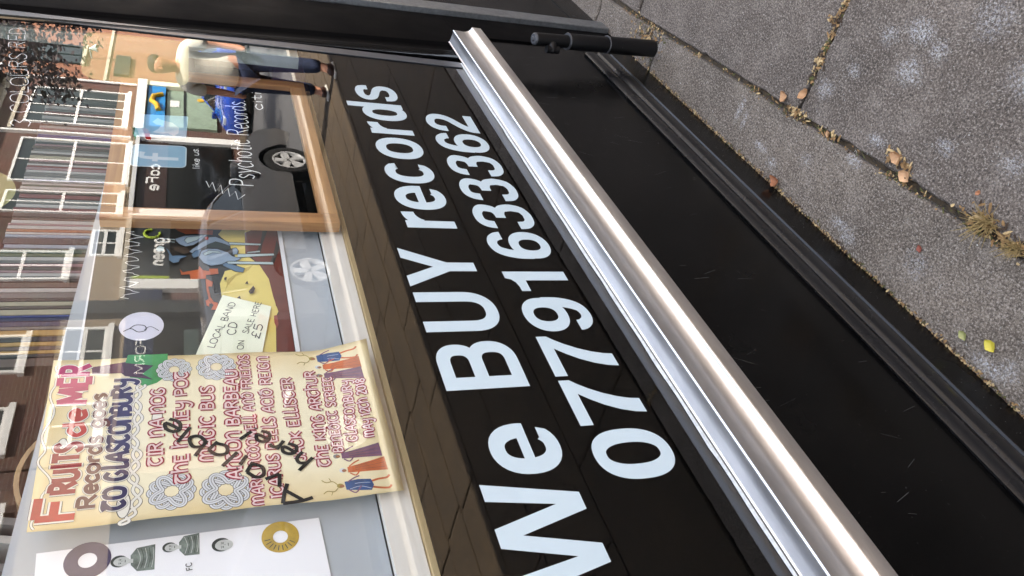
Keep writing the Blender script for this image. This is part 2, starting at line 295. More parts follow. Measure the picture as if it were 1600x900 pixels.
def write(art, t_, A, B, h, layers, unc=False, jit=0, lift=40, thick_taper=False):
    A = Vector(A); B = Vector(B); d = B - A; kx = d.length / text_width(t_, unc); u = d.normalized(); v = Vector((-u.y, u.x)); x = 0
    for li, (wd, mt) in enumerate(layers):
        x = 0; rs = random.Random(t_)
        for ci, ch in enumerate(t_):
            adv, st = glyph(ch, unc); jj = rs.uniform(-jit, jit); sl = rs.uniform(-jit, jit)
            for si, P in enumerate(st):
                Q = [tuple(A + u * ((x + px + sl * py) * kx) + v * ((py + jj) * h)) for px, py in P]
                art.stroke(smooth_path(Q, 5), wd * h, mt, lift + li * 6 + (si + ci * 3) % 5)
            x += adv
D={'P2': [('border',[(1.0142,1.6804),(1.0224,1.3318),(0.5486,1.332),(0.5734,1.6845)]),('black',[(1.0074,1.6788),(1.0171,1.3402),(0.5492,1.3399),(0.5731,1.6802)]),('yellow',[(1.0171,1.4392),(1.013,1.3595),(0.9965,1.3623),(0.9998,1.3829),(0.9808,1.4077),(0.9038,1.4101),(0.8662,1.3851),(0.8192,1.3688),(0.7354,1.3636),(0.7212,1.359),(0.7029,1.3662),(0.5518,1.3769),(0.558,1.4651),(0.761,1.4592),(0.8045,1.4613),(0.8448,1.451),(0.8553,1.4273),(0.9034,1.4312),(0.942,1.4418),(0.9729,1.4606)]),('maroon',[(1.0112,1.3589),(1.0096,1.3408),(0.5492,1.341),(0.5517,1.3756),(0.7029,1.3662),(0.7119,1.3598),(0.7594,1.366),(0.8192,1.3703),(0.8662,1.3851),(0.8931,1.3986),(0.9038,1.4101),(0.9808,1.4077),(0.9968,1.3831),(0.9941,1.3615)]),('black',[(0.9943,1.3698),(0.9948,1.3598),(0.9441,1.3732),(0.9044,1.3811),(0.9053,1.3893),(0.944,1.3785)]),('black',[(0.9567,1.3444),(0.9278,1.3404),(0.8719,1.3558),(0.8718,1.365),(0.9049,1.3548)]),('ochre',[(0.8528,1.4142),(0.8661,1.3971),(0.8476,1.4071),(0.8295,1.4313),(0.7994,1.4468),(0.78,1.4531),(0.8193,1.4461)]),('orange',[(1.0123,1.583),(1.0098,1.5132),(0.9888,1.4982),(0.9871,1.4694),(0.9696,1.4713),(0.973,1.5013),(0.9705,1.5221),(0.9814,1.5369),(0.9897,1.5429),(1.0017,1.5608),(1.0024,1.5827)]),('orange',[(0.8519,1.5329),(0.8404,1.5273),(0.8496,1.4994),(0.8609,1.4976),(0.8471,1.4909),(0.8446,1.4805),(0.8523,1.4803),(0.8524,1.4637),(0.8345,1.4628),(0.8304,1.4855),(0.8194,1.4857),(0.817,1.5135),(0.8334,1.5148),(0.8318,1.53)]),('orange',[(0.8194,1.4871),(0.8094,1.4733),(0.7947,1.475),(0.7948,1.4819),(0.7613,1.4784),(0.7425,1.4706),(0.7427,1.4814),(0.7336,1.4816),(0.7373,1.4869),(0.7521,1.488),(0.7567,1.4826),(0.7852,1.4862)]),('orange',[(0.752,1.4813),(0.7447,1.4665),(0.7241,1.467),(0.7244,1.4791),(0.738,1.4748)]),('mid',[(0.876,1.4587),(0.8709,1.4443),(0.8528,1.4142),(0.8397,1.4178),(0.8423,1.4308),(0.8603,1.4534)]),('pale',[(0.9018,1.4253),(0.9049,1.3548),(0.8983,1.3537),(0.8893,1.4258)]),('pale',[(0.8762,1.447),(0.8746,1.3586),(0.8665,1.3577),(0.8677,1.4444)]),('pale',[(0.9432,1.4417),(0.9394,1.3773),(0.9336,1.3792),(0.9342,1.439)]),('pale',[(0.9083,1.4068),(0.9144,1.382),(0.9088,1.3808),(0.905,1.4055)]),('blue',[(0.8903,1.4985),(0.9102,1.493),(0.9187,1.4812),(0.918,1.4635),(0.9059,1.4431),(0.8935,1.4361),(0.8862,1.4185),(0.8764,1.4293),(0.8762,1.4441),(0.8655,1.4561),(0.8601,1.4765),(0.8704,1.4906)]),('pale',[(0.9022,1.4902),(0.9122,1.4784),(0.9093,1.4608),(0.9029,1.455),(0.9047,1.4727),(0.8942,1.4874)]),('green',[(0.9353,1.4809),(0.9441,1.4659),(0.9353,1.442),(0.917,1.4382),(0.9218,1.4664),(0.9214,1.4841)]),('blue',[(0.9463,1.4867),(0.959,1.4775),(0.9612,1.4655),(0.953,1.4536),(0.942,1.4418),(0.9281,1.4378),(0.9389,1.454),(0.9441,1.4659),(0.9354,1.478),(0.91,1.5018),(0.9018,1.5105),(0.907,1.5162),(0.9236,1.5046)]),('mid',[(0.8964,1.5119),(0.91,1.5047),(0.9157,1.493),(0.8913,1.4976),(0.8848,1.5077)]),('blue',[(0.9198,1.4351),(0.9228,1.4274),(0.9118,1.4233),(0.9008,1.4253),(0.8979,1.4344)]),('pale',[(0.9529,1.5741),(0.9501,1.5424),(0.9492,1.5337),(0.9448,1.5337),(0.949,1.574)]),('pale',[(0.9436,1.5724),(0.9401,1.5423),(0.9368,1.5423),(0.9403,1.5709)]),('blue',[(0.9501,1.5424),(0.9619,1.525),(0.9663,1.4834),(0.9461,1.4926),(0.929,1.5075),(0.9231,1.522),(0.931,1.5336),(0.9402,1.5394)]),('pale',[(0.9565,1.5191),(0.9643,1.4895),(0.9458,1.5015),(0.9342,1.5191),(0.9451,1.525)]),('brown',[(0.9225,1.5449),(0.9205,1.5191),(0.9044,1.5148),(0.8962,1.5248),(0.9091,1.5419)]),('mid',[(0.9195,1.5591),(0.9089,1.5527),(0.8905,1.5459),(0.8934,1.5333),(0.8899,1.5191),(0.8813,1.5318),(0.8698,1.5345),(0.8666,1.5442),(0.8758,1.5521),(0.8956,1.5524)]),('pale',[(0.9137,1.5772),(0.9246,1.5705),(0.9194,1.5605),(0.905,1.5622),(0.9047,1.5742)]),('red',[(0.9576,1.4866),(0.959,1.48),(0.9493,1.4792),(0.9463,1.4852)]),('dark',[(0.8193,1.4532),(0.8219,1.4483),(0.8103,1.4498),(0.8123,1.4537)]),('dark',[(0.8002,1.4159),(0.8092,1.4114),(0.7982,1.4097)]),('dark',[(0.7756,1.4109),(0.7931,1.4013),(0.7842,1.3984),(0.7696,1.4027),(0.7673,1.4085)]),('dark',[(0.7558,1.433),(0.7614,1.4272),(0.7519,1.4257)]),('rose',[(0.7008,1.37),(0.7029,1.3642),(0.6758,1.3636),(0.6649,1.3678),(0.6805,1.3707)])],'NOTE': [('note',[(0.6168,1.5013),(0.7647,1.4577),(0.7286,1.3727),(0.5538,1.4064),(0.5877,1.5089)])],'NOTE_T': [('LOCAL BAND',(0.6154,1.4767),(0.7417,1.435),0.0118),('CD',(0.6479,1.4416),(0.6837,1.4334),0.0145),('ON',(0.6099,1.4282),(0.6353,1.4253),0.0104),('SALE HERE',(0.651,1.4182),(0.7407,1.3889),0.0104),('£5',(0.6341,1.4021),(0.6768,1.3901),0.0147)],'FR': [(0.2589,1.7016),(0.5787,1.7068),(0.5716,1.2243),(0.2588,1.2171)],'FT': [('F',(0.2691,1.6534),(0.312,1.653),0.0445),('RUITS',(0.3145,1.6563),(0.4047,1.6569),0.0296),('de',(0.4142,1.6554),(0.471,1.6571),0.028),('MER',(0.4802,1.657),(0.5654,1.6582),0.0387),('Records goes',(0.286,1.6306),(0.4997,1.6322),0.021),('TO GLASTONBURY',(0.2801,1.5963),(0.5279,1.5985),0.0249)],'FB': [('TIR NA NOG',(0.3488,1.5514),(0.5044,1.5523),0.0174),('THE HONEY POT',(0.3135,1.5162),(0.5385,1.5191),0.0177),('MAGIC BUS',(0.3464,1.4828),(0.5017,1.4803),0.0182),('ANTON BARBEAU',(0.3102,1.4467),(0.5363,1.4431),0.0185),('MARK MCDOWELL AND FRIENDS',(0.2612,1.4176),(0.5712,1.4241),0.0149),('ICARUS PEELS ACID REIGN',(0.2698,1.3917),(0.5662,1.3923),0.0161),('JACK ELLISTER',(0.3346,1.3535),(0.5135,1.3581),0.0166),('THE KING ARTHUR',(0.3205,1.3182),(0.5263,1.3177),0.0169),('BENEDICT STREET',(0.3444,1.2964),(0.5088,1.293),0.0143),('GLASTONBURY',(0.3626,1.2717),(0.4926,1.2628),0.0145),('MAY 12TH 2018',(0.3663,1.2436),(0.4909,1.2412),0.0147)],'FA': [('fgreen',[(0.5833,1.6068),(0.5812,1.5693),(0.5815,1.5483),(0.5315,1.5473),(0.5152,1.5627),(0.5081,1.5806),(0.528,1.5994),(0.5507,1.6124)]),('tower',[(0.558,1.6567),(0.5668,1.6096),(0.5415,1.6065),(0.542,1.6545)]),('tdark',[(0.5657,1.6151),(0.5552,1.5685),(0.5371,1.5844),(0.5228,1.5675),(0.5344,1.6088),(0.5436,1.6156)]),('flame',[(0.5483,1.5995),(0.5507,1.5905),(0.5391,1.5927)])],'FIGS': [((0.5134,1.3139),(0.5034,1.2402),0),((0.534,1.3135),(0.5275,1.2407),1),((0.5555,1.3218),(0.5507,1.2426),2),((0.337,1.3092),(0.3404,1.238),0),((0.3088,1.3036),(0.3128,1.2341),1),((0.2809,1.3114),(0.2766,1.2332),2)],'KNOT': [((0.3008,1.5382),0.031),((0.2936,1.468),0.034),((0.5427,1.5381),0.026),((0.5445,1.4745),0.03)],'VINE': [(0.2548,1.5972),(0.2715,1.5867),(0.3022,1.5804),(0.3362,1.5883),(0.3703,1.5843),(0.4074,1.5918),(0.4448,1.5859),(0.4853,1.5912),(0.5125,1.5834)],'FLO': [(0.262,1.6972),(0.2973,1.696),(0.3274,1.6888),(0.3728,1.7024),(0.4074,1.7035),(0.4686,1.7012),(0.5217,1.7031),(0.5638,1.7017)],'LF': [(0.2447,1.6947),(0.2475,1.3425),(0.051,1.3329),(0.0679,1.6829)],'LFP': [('gg',[(0.2432,1.6018),(0.2471,1.5638),(0.2266,1.5593),(0.2114,1.5724),(0.2031,1.5957),(0.2169,1.6054),(0.225,1.597)]),('gl',[(0.215,1.6052),(0.2235,1.5999),(0.2161,1.589),(0.2028,1.5942)]),('gd',[(0.2404,1.5903),(0.2435,1.5598),(0.2385,1.5596),(0.2309,1.5861)]),('gg',[(0.2422,1.5323),(0.2418,1.5035),(0.2067,1.503),(0.2128,1.5343)]),('gd',[(0.232,1.5502),(0.235,1.5378),(0.2226,1.5345),(0.2204,1.5453)]),('gl',[(0.2328,1.5424),(0.232,1.5314),(0.2221,1.5313),(0.2226,1.5407)]),('gd',[(0.2264,1.4835),(0.2369,1.4718),(0.2341,1.4536),(0.2231,1.4623),(0.2126,1.4725),(0.2099,1.4807)]),('gl',[(0.2267,1.4721),(0.2302,1.4554),(0.2172,1.451),(0.2073,1.4646),(0.2091,1.4759)]),('gd',[(0.2277,1.4589),(0.2287,1.4388),(0.219,1.4559)])],'HEAD': [(0.2163,1.5965),(0.228,1.5376),(0.2216,1.4722)],'MK': [('Available',(0.2684,1.3481),(0.441,1.5457),0.032),('here!',(0.3343,1.3403),(0.4133,1.425),0.0318)],'RING': [((0.2247,1.6358),0.031,0.013),((0.2234,1.3982),0.029,0.012)],'LFT': [('FC',(0.1898,1.5118),(0.2016,1.5133),0.0071)],'FRM': [(0.9559,1.6865),(1.6461,1.6544),(1.7146,1.2039),(0.9598,1.235)],'HAND': [('3 COLOURS RED',(1.1476,1.8039),(1.6629,1.8841),0.0331),('Psychotic Records.',(0.9565,1.3939),(1.357,1.3918),0.0453),('like us.',(1.0171,1.4955),(1.1057,1.4972),0.0135),('citi',(1.309,1.3541),(1.4127,1.3517),0.0243)],'ZIG': [(0.9703,1.4843),(0.9463,1.4788),(0.9665,1.4726),(0.9329,1.4675),(0.9581,1.4575),(0.9244,1.4549),(0.947,1.4448),(0.9159,1.4424),(0.936,1.431),(0.9053,1.4276),(0.9254,1.4137)],'STK': [[(1.2421,1.6191),(1.2486,1.517),(1.1479,1.5207),(1.1382,1.6204)],[(1.1049,1.6199),(1.108,1.5206),(1.0193,1.5216),(1.0155,1.6212)]],'OVAL': [(0.535,1.6106),(0.5658,1.5835),(0.5328,1.5514),(0.5018,1.5791)],'YEL': [(2.053,2.1011),(2.1123,1.5168),(1.7044,1.5167),(1.7236,1.7138),(1.7758,1.8823),(1.8728,2.0685)],'BRD': [(1.5498,1.666),(0.2841,1.7259),(0.1385,1.256),(1.0172,1.2418),(0.1343,1.717)],'T1': None}
# ------------------------------------------------------------------ setting: pavement, kerb, road
lime = [(.869, -.52, .05, .035, 1), (.80, -.50, .03, .03, .8), (.845, -.435, .042, .036, 1), (.947, -.483, .03, .03, .7), (1.053, -.299, .035, .03, .8), (.995, -.376, .03, .02, .6), (.829, -.27, .03, .02, 1), (.66, -.345, .03, .025, .7), (.507, -.385, .04, .03, .6), (.58, -.53, .06, .05, .5), (.72, -.60, .06, .05, .5)]
lime2 = [(1.326, -.11, .014, .05, 1), (1.29, -.095, .012, .04, .8), (1.176, -.067, .04, .014, 1), (1.11, -.05, .03, .02, .9), (.86, -.199, .035, .02, 1), (.80, -.05, .05, .018, 1), (.76, -.035, .03, .02, .9), (.30, -.03, .05, .02, .9), (.26, -.05, .03, .03, .7), (.56, -.1, .04, .04, .4), (1.0, -.12, .03, .03, .4), (1.86, -.10, .05, .05, .6)]
slabm = concrete('paving_slab', '72665a', '473e35', 'a4988b', lime)
stripm = concrete('edge_concrete', '7c6f60', '51473c', 'aea294', lime2)
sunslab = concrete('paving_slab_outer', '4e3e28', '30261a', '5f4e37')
soil = mat('joint_soil', '2b241b', .95, var=.5, scale=60, col2='5a4a34', bump=1, bscale=200)
asph = mat('asphalt', '4b4a4a', .85, var=.25, scale=30, bump=.6, bscale=150)
kerbm = mat('kerb_stone', '8d877d', .8, var=.2, scale=12, bump=.4)
def jy(x): return -.2777 + .0716 * min(x, 2.6) - .0015 * math.sin(9 * x)
g = MB(); g.box((-8, -4.32, -.35), (45, .35, -.018)); o = tag(g.build('pavement_bed', soil), kind='structure')
def slab(mb, P, k=0, z=0.0, t_=.03, bev=.006, seed=0):
    rs = random.Random(seed); n = len(P); V = []; cx = sum(p[0] for p in P) / n; cy = sum(p[1] for p in P) / n
    Q = []
    for i in range(n):                       # subdivide the outline for a slightly chipped edge
        a, b = P[i], P[(i + 1) % n]; L_ = math.dist(a, b); kk = max(1, int(L_ / .022))
        for j in range(kk):
            tt = j / kk; q = (a[0] + (b[0] - a[0]) * tt, a[1] + (b[1] - a[1]) * tt)
            e = rs.uniform(0, .0025) + (.004 if rs.random() < .08 else 0)
            dx, dy = cx - q[0], cy - q[1]; l_ = math.hypot(dx, dy); Q.append((q[0] + dx / l_ * e, q[1] + dy / l_ * e))
    m_ = len(Q); tilt = rs.uniform(-.0012, .0012)
    for (x, y) in Q: V.append((x, y, z - t_))
    for (x, y) in Q: V.append((x, y, z - bev + tilt))
    for (x, y) in Q:
        dx, dy = cx - x, cy - y; l_ = math.hypot(dx, dy); V.append((x + dx / l_ * bev, y + dy / l_ * bev, z + tilt))
    F = [(i, (i + 1) % m_, (i + 1) % m_ + m_, i + m_) for i in range(m_)] + [(i + m_, (i + 1) % m_ + m_, (i + 1) % m_ + 2 * m_, i + 2 * m_) for i in range(m_)]
    n0 = len(mb.v); mb.add(V, F, k)
    for t3 in tessellate_polygon([[Vector(V[2 * m_ + i]) for i in range(m_)]]): mb.f.append(tuple(n0 + 2 * m_ + i for i in t3)); mb.m.append(k)
g = MB()
X = [-8, -2.6, -1.1, -.55, 1.872, 2.36, 3.4, 5.0, 7, 10, 14, 20, 30, 45]
for i in range(len(X) - 1):
    a, b = X[i] + .004, X[i + 1] - .004
    slab(g, [(a, .0), (b, .0), (b, jy(b) + .005), (a, jy(a) + .005)][::-1], 1, seed=i)
y1 = None
rows = [(-.30, -.95), (-.95, -1.55), (-1.55, -2.15), (-2.15, -2.60), (-2.60, -2.98), (-2.98, -3.36), (-3.36, -3.74), (-3.74, -4.16)]
for r_, (ya, yb) in enumerate(rows):
    x = -8 + (.35 if r_ % 2 else 0)
    xs = []
    if r_ == 0: xs = [-8 + .9 * i for i in range(8)] + [-.75, .16, 1.112]; x = 2.06
    while x < 45: xs.append(x); x += .92 if r_ < 1 else 1.5 if r_ < 4 else (.6 + .25 * ((r_ * 7) % 3))
    for i in range(len(xs) - 1):
        gp = .006 if r_ == 0 else (.0025 if r_ < 4 else .010); a, b = xs[i] + gp, xs[i + 1] - gp
        if r_ == 0: P = [(a, yb + .006), (b + (.03 if abs(xs[i + 1] - 1.112) < .01 else 0), yb + .006), (b, jy(b) - .009), (a, jy(a) - .009)]
        else: P = [(a, yb + gp), (b, yb + gp), (b, ya - gp), (a, ya - gp)]
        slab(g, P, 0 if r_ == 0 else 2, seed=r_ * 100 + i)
o = tag(g.build('pavement', [slabm, stripm, sunslab]), kind='structure')
g = MB(); g.box((-8, -4.32, -.12), (45, -4.17, .0), bev=.012); tag(g.build('kerb', kerbm), kind='structure')
g = MB(); g.box((-20, -10.0, -.4), (60, -4.325, -.12)); tag(g.build('road', asph), kind='structure')
g = MB(); g.box((-20, -10.15, -.3), (60, -10.005, .0), bev=.012); tag(g.build('far_kerb', kerbm), kind='structure')
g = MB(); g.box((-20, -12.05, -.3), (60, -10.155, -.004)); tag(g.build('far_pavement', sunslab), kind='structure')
g = MB(); g.box((-250, -250, -.6), (300, 250, -.42)); tag(g.build('ground', asph), kind='structure')

# leaf litter, grit and moss in the joints (uncountable)
lit1 = mat('litter_tan', '8a6a42', .9, var=.4, scale=40); lit2 = mat('litter_pale', 'b59a6c', .9, var=.3, scale=40); mossm = mat('moss', '4b4a22', .95, var=.4, scale=90)
def flake(mb, x, y, z, s, k, el=1.8):
    a = random.uniform(0, 6.28); t1 = random.uniform(-.5, .5); n = 6; V = []
    for i in range(n):
        b = 6.283 * i / n; px, py = s * el * math.cos(b) * random.uniform(.7, 1), s * math.sin(b) * random.uniform(.7, 1)
        V.append((x + px * math.cos(a) - py * math.sin(a), y + px * math.sin(a) + py * math.cos(a), z + px * t1 * .6 + abs(py) * .4))
    mb.add(V, [tuple(range(n))], k)
g = MB()
for i in range(2600):
    x = random.uniform(.1, 2.2); d = random.gauss(0, .006)
    dens = .10 + .3 * max(0, math.sin(x * 11) * math.sin(x * 29 + 1))
    if abs(x - 1.11) < .05 or abs(x - .47) < .05 or abs(x - .73) < .035: dens = .9
    if random.random() > dens: continue
    flake(g, x, jy(x) + d - .001, random.uniform(-.006, .004), random.uniform(.0009, .0032), random.choice([0, 0, 0, 1, 2, 2, 3]), random.choice([1.2, 2, 3.5]))
for i in range(1500):
    y = random.uniform(-.95, -.29); d = random.gauss(0, .006) * (1.3 if y > -.4 else 1); x = 1.112 + .045 * (-.29 - y) + d
    flake(g, x, y, random.uniform(-.008, .004), random.uniform(.001, .004), random.choice([0, 0, 1, 2, 3, 3]), random.choice([1.2, 2, 3.5]))
for i in range(500):
    x = random.uniform(.1, 1.86); flake(g, x, random.gauss(-.004, .003), random.uniform(-.001, .003), random.uniform(.001, .003), random.choice([0, 1]))
for i in range(900):       # crumbs washed up against the skirting, thicker towards the near end
    x = random.uniform(.12, 1.84) ** 1.0; flake(g, x, -.003 - abs(random.gauss(0, .005)), random.uniform(.0, .003), random.uniform(.0008, .0032), random.choice([0, 1, 2, 3, 3]), random.choice([1.2, 2, 3]))
for cx_, cy_, n_, sp_ in ((1.10, -.205, 60, .02), (.74, -.262, 45, .022), (.49, -.268, 60, .03), (.40, -.262, 50, .025), (1.93, -.09, 90, .035), (1.115, -.35, 30, .012), (1.13, -.45, 30, .012), (.97, -.215, 20, .015)):
    for i in range(n_): flake(g, cx_ + random.gauss(0, sp_), cy_ + random.gauss(0, sp_ * .35), random.uniform(.0, .006), random.uniform(.0015, .0048), random.choice([0, 0, 1, 3]), random.choice([1.2, 2, 3.5]))
for i in range(260):
    x = random.gauss(1.95, .05); flake(g, x, random.uniform(-.15, -.0), random.uniform(-.004, .006), random.uniform(.001, .005), random.choice([0, 1, 2]))
tag(g.build('leaf_litter', [lit1, lit2, mossm, mat('litter_dark', '3c2c1c', .9, var=.4, scale=40)]), 'dry brown litter and moss filling the paving joints', 'litter', kind='stuff')
g = MB(); rs = random.Random(11)
for sx_, sy_, rx_, ry_, st in [(q[0], q[1], q[2], q[3], q[4]) for q in lime + lime2]:
    for i in range(int(200 * st * min(1.4, rx_ * ry_ / .0014))):
        a_ = rs.uniform(0, 6.28); r_ = abs(rs.gauss(0, .55)) * (1 + .45 * math.sin(3 * a_ + sx_ * 50) + .25 * math.sin(5 * a_ + sy_ * 90)); x = sx_ + math.cos(a_) * r_ * rx_; y = sy_ + math.sin(a_) * r_ * ry_
        if y > -.004: continue
        L_ = rs.uniform(.0006, .0042) * (.4 + r_); w_ = rs.uniform(.0003, .0008); b_ = a_ + rs.gauss(0, .35); c1, s1_ = math.cos(b_), math.sin(b_); g.add([(x, y, .0019), (x + L_ * c1 - w_ * s1_, y + L_ * s1_ + w_ * c1, .0019), (x + 1.6 * L_ * c1, y + 1.6 * L_ * s1_, .0019), (x + L_ * c1 + w_ * s1_, y + L_ * s1_ - w_ * c1, .0019)], [(0, 3, 2, 1)])
tag(g.build('lime_splashes', mat('lime_white', 'aea99f', .9, var=.2, scale=200)), 'dried white splash marks on the paving slabs', 'stain', kind='stuff')
gr1 = mat('grit_white', 'c9c4bb', .9); gr2 = mat('grit_dark', '3a3632', .9); g = MB()
for i in range(600):
    x = random.uniform(.15, 2.3); y = random.uniform(-.75, -.005); s = random.uniform(.0006, .0017)
    if random.random() < .1: s *= 1.8
    V = [(x + s * random.uniform(.6, 1) * a, y + s * random.uniform(.6, 1) * b, .0003 + s * c) for a, b, c in ((1, 0, 0), (0, 1, 0), (-1, 0, 0), (0, -1, 0), (0, 0, .8))]
    g.add(V, [(0, 1, 4), (1, 2, 4), (2, 3, 4), (3, 0, 4)], 0 if random.random() < .35 else 1)
tag(g.build('loose_grit', [gr1, gr2]), 'tiny white and dark grit scattered over the paving', 'grit', kind='stuff')

def leaf(name, label, x, y, size, rot, curl, mt, z=.002, pointed=1.0, group=None):
    n = 9; V = []; F = []
    for i in range(n + 1):
        t_ = i / n; wd_ = size * .34 * (math.sin(math.pi * t_ ** .85) ** .62) * (1 + .16 * math.sin(9 * t_ + rot) + .12 * math.sin(23 * t_ + rot * 3))
        cx = size * (t_ - .5)
        for j, q in enumerate((-1, -.5, 0, .5, 1)):
            z_ = curl * size * ((t_ - .5) ** 2 * 1.9 + q * q * .42 + .10 * q * math.sin(6 * t_ + rot)) + .0012 * math.sin(9 * t_ + 3 * q)
            if q == 0: z_ -= .0007
            V.append((cx, q * wd_, z_))
    for i in range(n):
        for j in range(4): a = i * 5 + j; F.append((a, a + 5, a + 6, a + 1))
    o = finish(name, V, F, mt, smooth=60); o.location = (x, y, z); o.rotation_euler = (random.uniform(-.1, .1), random.uniform(-.1, .1), rot)
    md = o.modifiers.new('thickness', 'SOLIDIFY'); md.thickness = .0004
    m2 = o.modifiers.new('subsurf', 'SUBSURF'); m2.levels = 1; m2.render_levels = 2
    return tag(o, label, 'leaf', group)
lb = mat('leaf_brown', 'a9714c', .7, var=.35, scale=30); lt = mat('leaf_tan', 'b98a5e', .7, var=.3, scale=30, col2='cfa57a'); ly = mat('leaf_yellow', 'b7a832', .6, var=.15, scale=20, col2='c9b640'); lg = mat('leaf_green', '8f9455', .6, var=.3, scale=25, col2='a39d62'); lr = mat('leaf_red', '7e3f2c', .6, var=.2)
leaf('fallen_leaf', 'curled tan leaf lying beside the T junction of the paving joints', 1.175, -.222, .034, -.6, .5, lt)
leaf('fallen_leaf', 'pale tan leaf standing in the joint between the two large slabs', 1.105, -.262, .034, 1.2, .6, lt, z=.006)
leaf('fallen_leaf', 'ragged orange leaf in the long joint, nearer the corner of the slab', .745, -.268, .036, 2.7, .6, lt, z=.005)
leaf('fallen_leaf', 'flat tan leaf just below the ragged orange leaf in the long joint', .705, -.243, .036, 2.9, .3, lt, z=.004)
leaf('fallen_leaf', 'reddish brown curled leaf against the foot of the black skirting', 1.06, -.022, .036, -.5, .8, lb)
leaf('fallen_leaf', 'tiny orange leaf lying in the joint away from the tufts', .533, -.305, .014, 1.2, .3, lb)
leaf('fallen_leaf', 'small dark red leaf lying alone on the edge paving', .575, -.133, .018, 2.4, .25, lr)
leaf('fallen_leaf', 'bright yellow leaf lying on the edge paving', .318, -.07, .031, 2.9, .25, ly)
leaf('fallen_leaf', 'faded green leaf lying next to the bright yellow leaf', .377, -.048, .024, 2.7, .3, lg)
leaf('fallen_leaf', 'short brown scrap of leaf at the joint beside the skirting', .97, -.215, .018, 2.2, .5, lt, z=.004)
straw = mat('straw', 'b59c68', .9, var=.3, scale=50, col2='8c7442')
def tuft(label, x, y, n, h, spread):
    mb = MB()
    for i in range(n):
        a = random.uniform(0, 6.28); L_ = h * random.uniform(.4, 1); sp = spread * random.uniform(.3, 1); x0, y0 = x + random.gauss(0, .008), y + random.gauss(0, .004)
        mb.tube([(x0, y0, -.008), (x0 + sp * .4 * math.cos(a), y0 + sp * .4 * math.sin(a), L_ * .6), (x0 + sp * math.cos(a), y0 + sp * math.sin(a), L_)], [.0011, .0008, .0003], 4)
    tag(mb.build('dry_grass_tuft', straw), label, 'grass tuft')
tuft('straggly straw coloured grass tuft growing in the paving joint, the larger and farther one', .475, -.268, 70, .055, .05)
tuft('shorter dry grass tuft in the paving joint at the edge of the photo', .395, -.262, 60, .04, .035)

# ------------------------------------------------------------------ the shop building
bp = black_paint('black_gloss_panel', '040404', .22, .6, spec=.14)
bp2 = black_paint('black_gloss_moulding', '161617', .26, 1.6)
bpost = black_paint('black_gloss_post', '050506', .2, .5, spec=.12)
bboard = black_paint('black_skirting_board', '050505', .22, 1.0, spec=.15)
alu = mat('aluminium', 'd6d4d2', .36, 1, var=.10, scale=9, stretch=(.6, 3, 3), bump=.015, bscale=12)
alud = mat('aluminium_dull', '8f9294', .42, .9, var=.2, scale=60, bump=.3, bscale=90)
rub = mat('gasket_grey', 'b9bcb9', .55, var=.2, scale=30, stretch=(4, 1, 1)); rubd = mat('gasket_black', '0c0c0c', .5)
shop = empty('shop_building', (0, 0, 0), 'black painted shop front with window, aluminium sill, riser and skirting', 'building')
XL, XR = -3.2, 1.90
g = MB(); g.box((XL, .003, .12), (3.4, .16, .735)); part(g, 'riser_panel', bp, shop)
prof = [(.002, .214), (-.004, .2165), (-.012, .206), (-.0125, .188), (-.007, .176), (-.006, .168), (-.012, .162), (-.0145, .157), (-.0145, .130), (-.012, .124), (-.008, .121), (-.0085, .1155), (-.0125, .1125), (-.012, .1085), (.002, .108)]
g = MB(); g.extrude_x(prof, XL, 1.965); part(g, 'skirting_moulding', bp2, shop, smooth=38)
g = MB(); g.box((XL, -.002, -.02), (3.4, .1, .1095)); part(g, 'skirting_board', bboard, shop)
# aluminium sill: lip against the glass, sloping top, quirk, quarter-round ledge, face
pr = [(-.0015, .640), (-.0015, .7405), (-.003, .7430), (-.0055, .7428), (-.0075, .7400), (-.022, .7365), (-.0385, .7338), (-.0425, .7352), (-.0450, .7335), (-.0448, .729), (-.0438, .7045)]
for i in range(11):
    a = i / 10 * math.pi / 2; pr.append((-.0435 - .0150 * (1 - math.cos(a)), .702 - .026 * math.sin(a)))
pr += [(-.0600, .6748), (-.0612, .6718), (-.0612, .6450), (-.0595, .6430), (-.0015, .6430)]
pr = [pr[0]] + pr[1:-1] + [(-.0015, .6432)]
g = MB(); g.extrude_x(pr[1:], XL, XR); sill = part(g, 'window_sill', alu, shop, smooth=30)
g = MB(); V = []; F = []; nx_ = 170
for i in range(nx_ + 1):
    x = XL + (1.729 - XL) * i / nx_; e = .0007 * math.sin(x * 37) + random.uniform(-.0004, .0004) + (.0012 if random.random() < .05 else 0)
    V += [(x, -.0008, .7435), (x, -.0042, .7445), (x, -.0036, .7478 + e), (x, -.0008, .7492 + e)]
for i in range(nx_): F += [(i * 4 + j, i * 4 + j + 1, i * 4 + j + 5, i * 4 + j + 4) for j in range(3)]
g.add(V, F); part(g, 'glazing_gasket', rub, shop, smooth=60)
g = MB(); g.box((1.668, .0135, 1.235), (1.7325, .045, 2.75)); part(g, 'inner_jamb', mat('jamb_paint', '9aa39a', .6, var=.15, scale=12), shop)
g = MB(); g.box((1.694, -.0035, .7495), (1.7325, -.0008, 2.75), bev=.0008); part(g, 'glazing_bead', mat('bead_grey', '45474a', .3, var=.1, scale=30), shop)
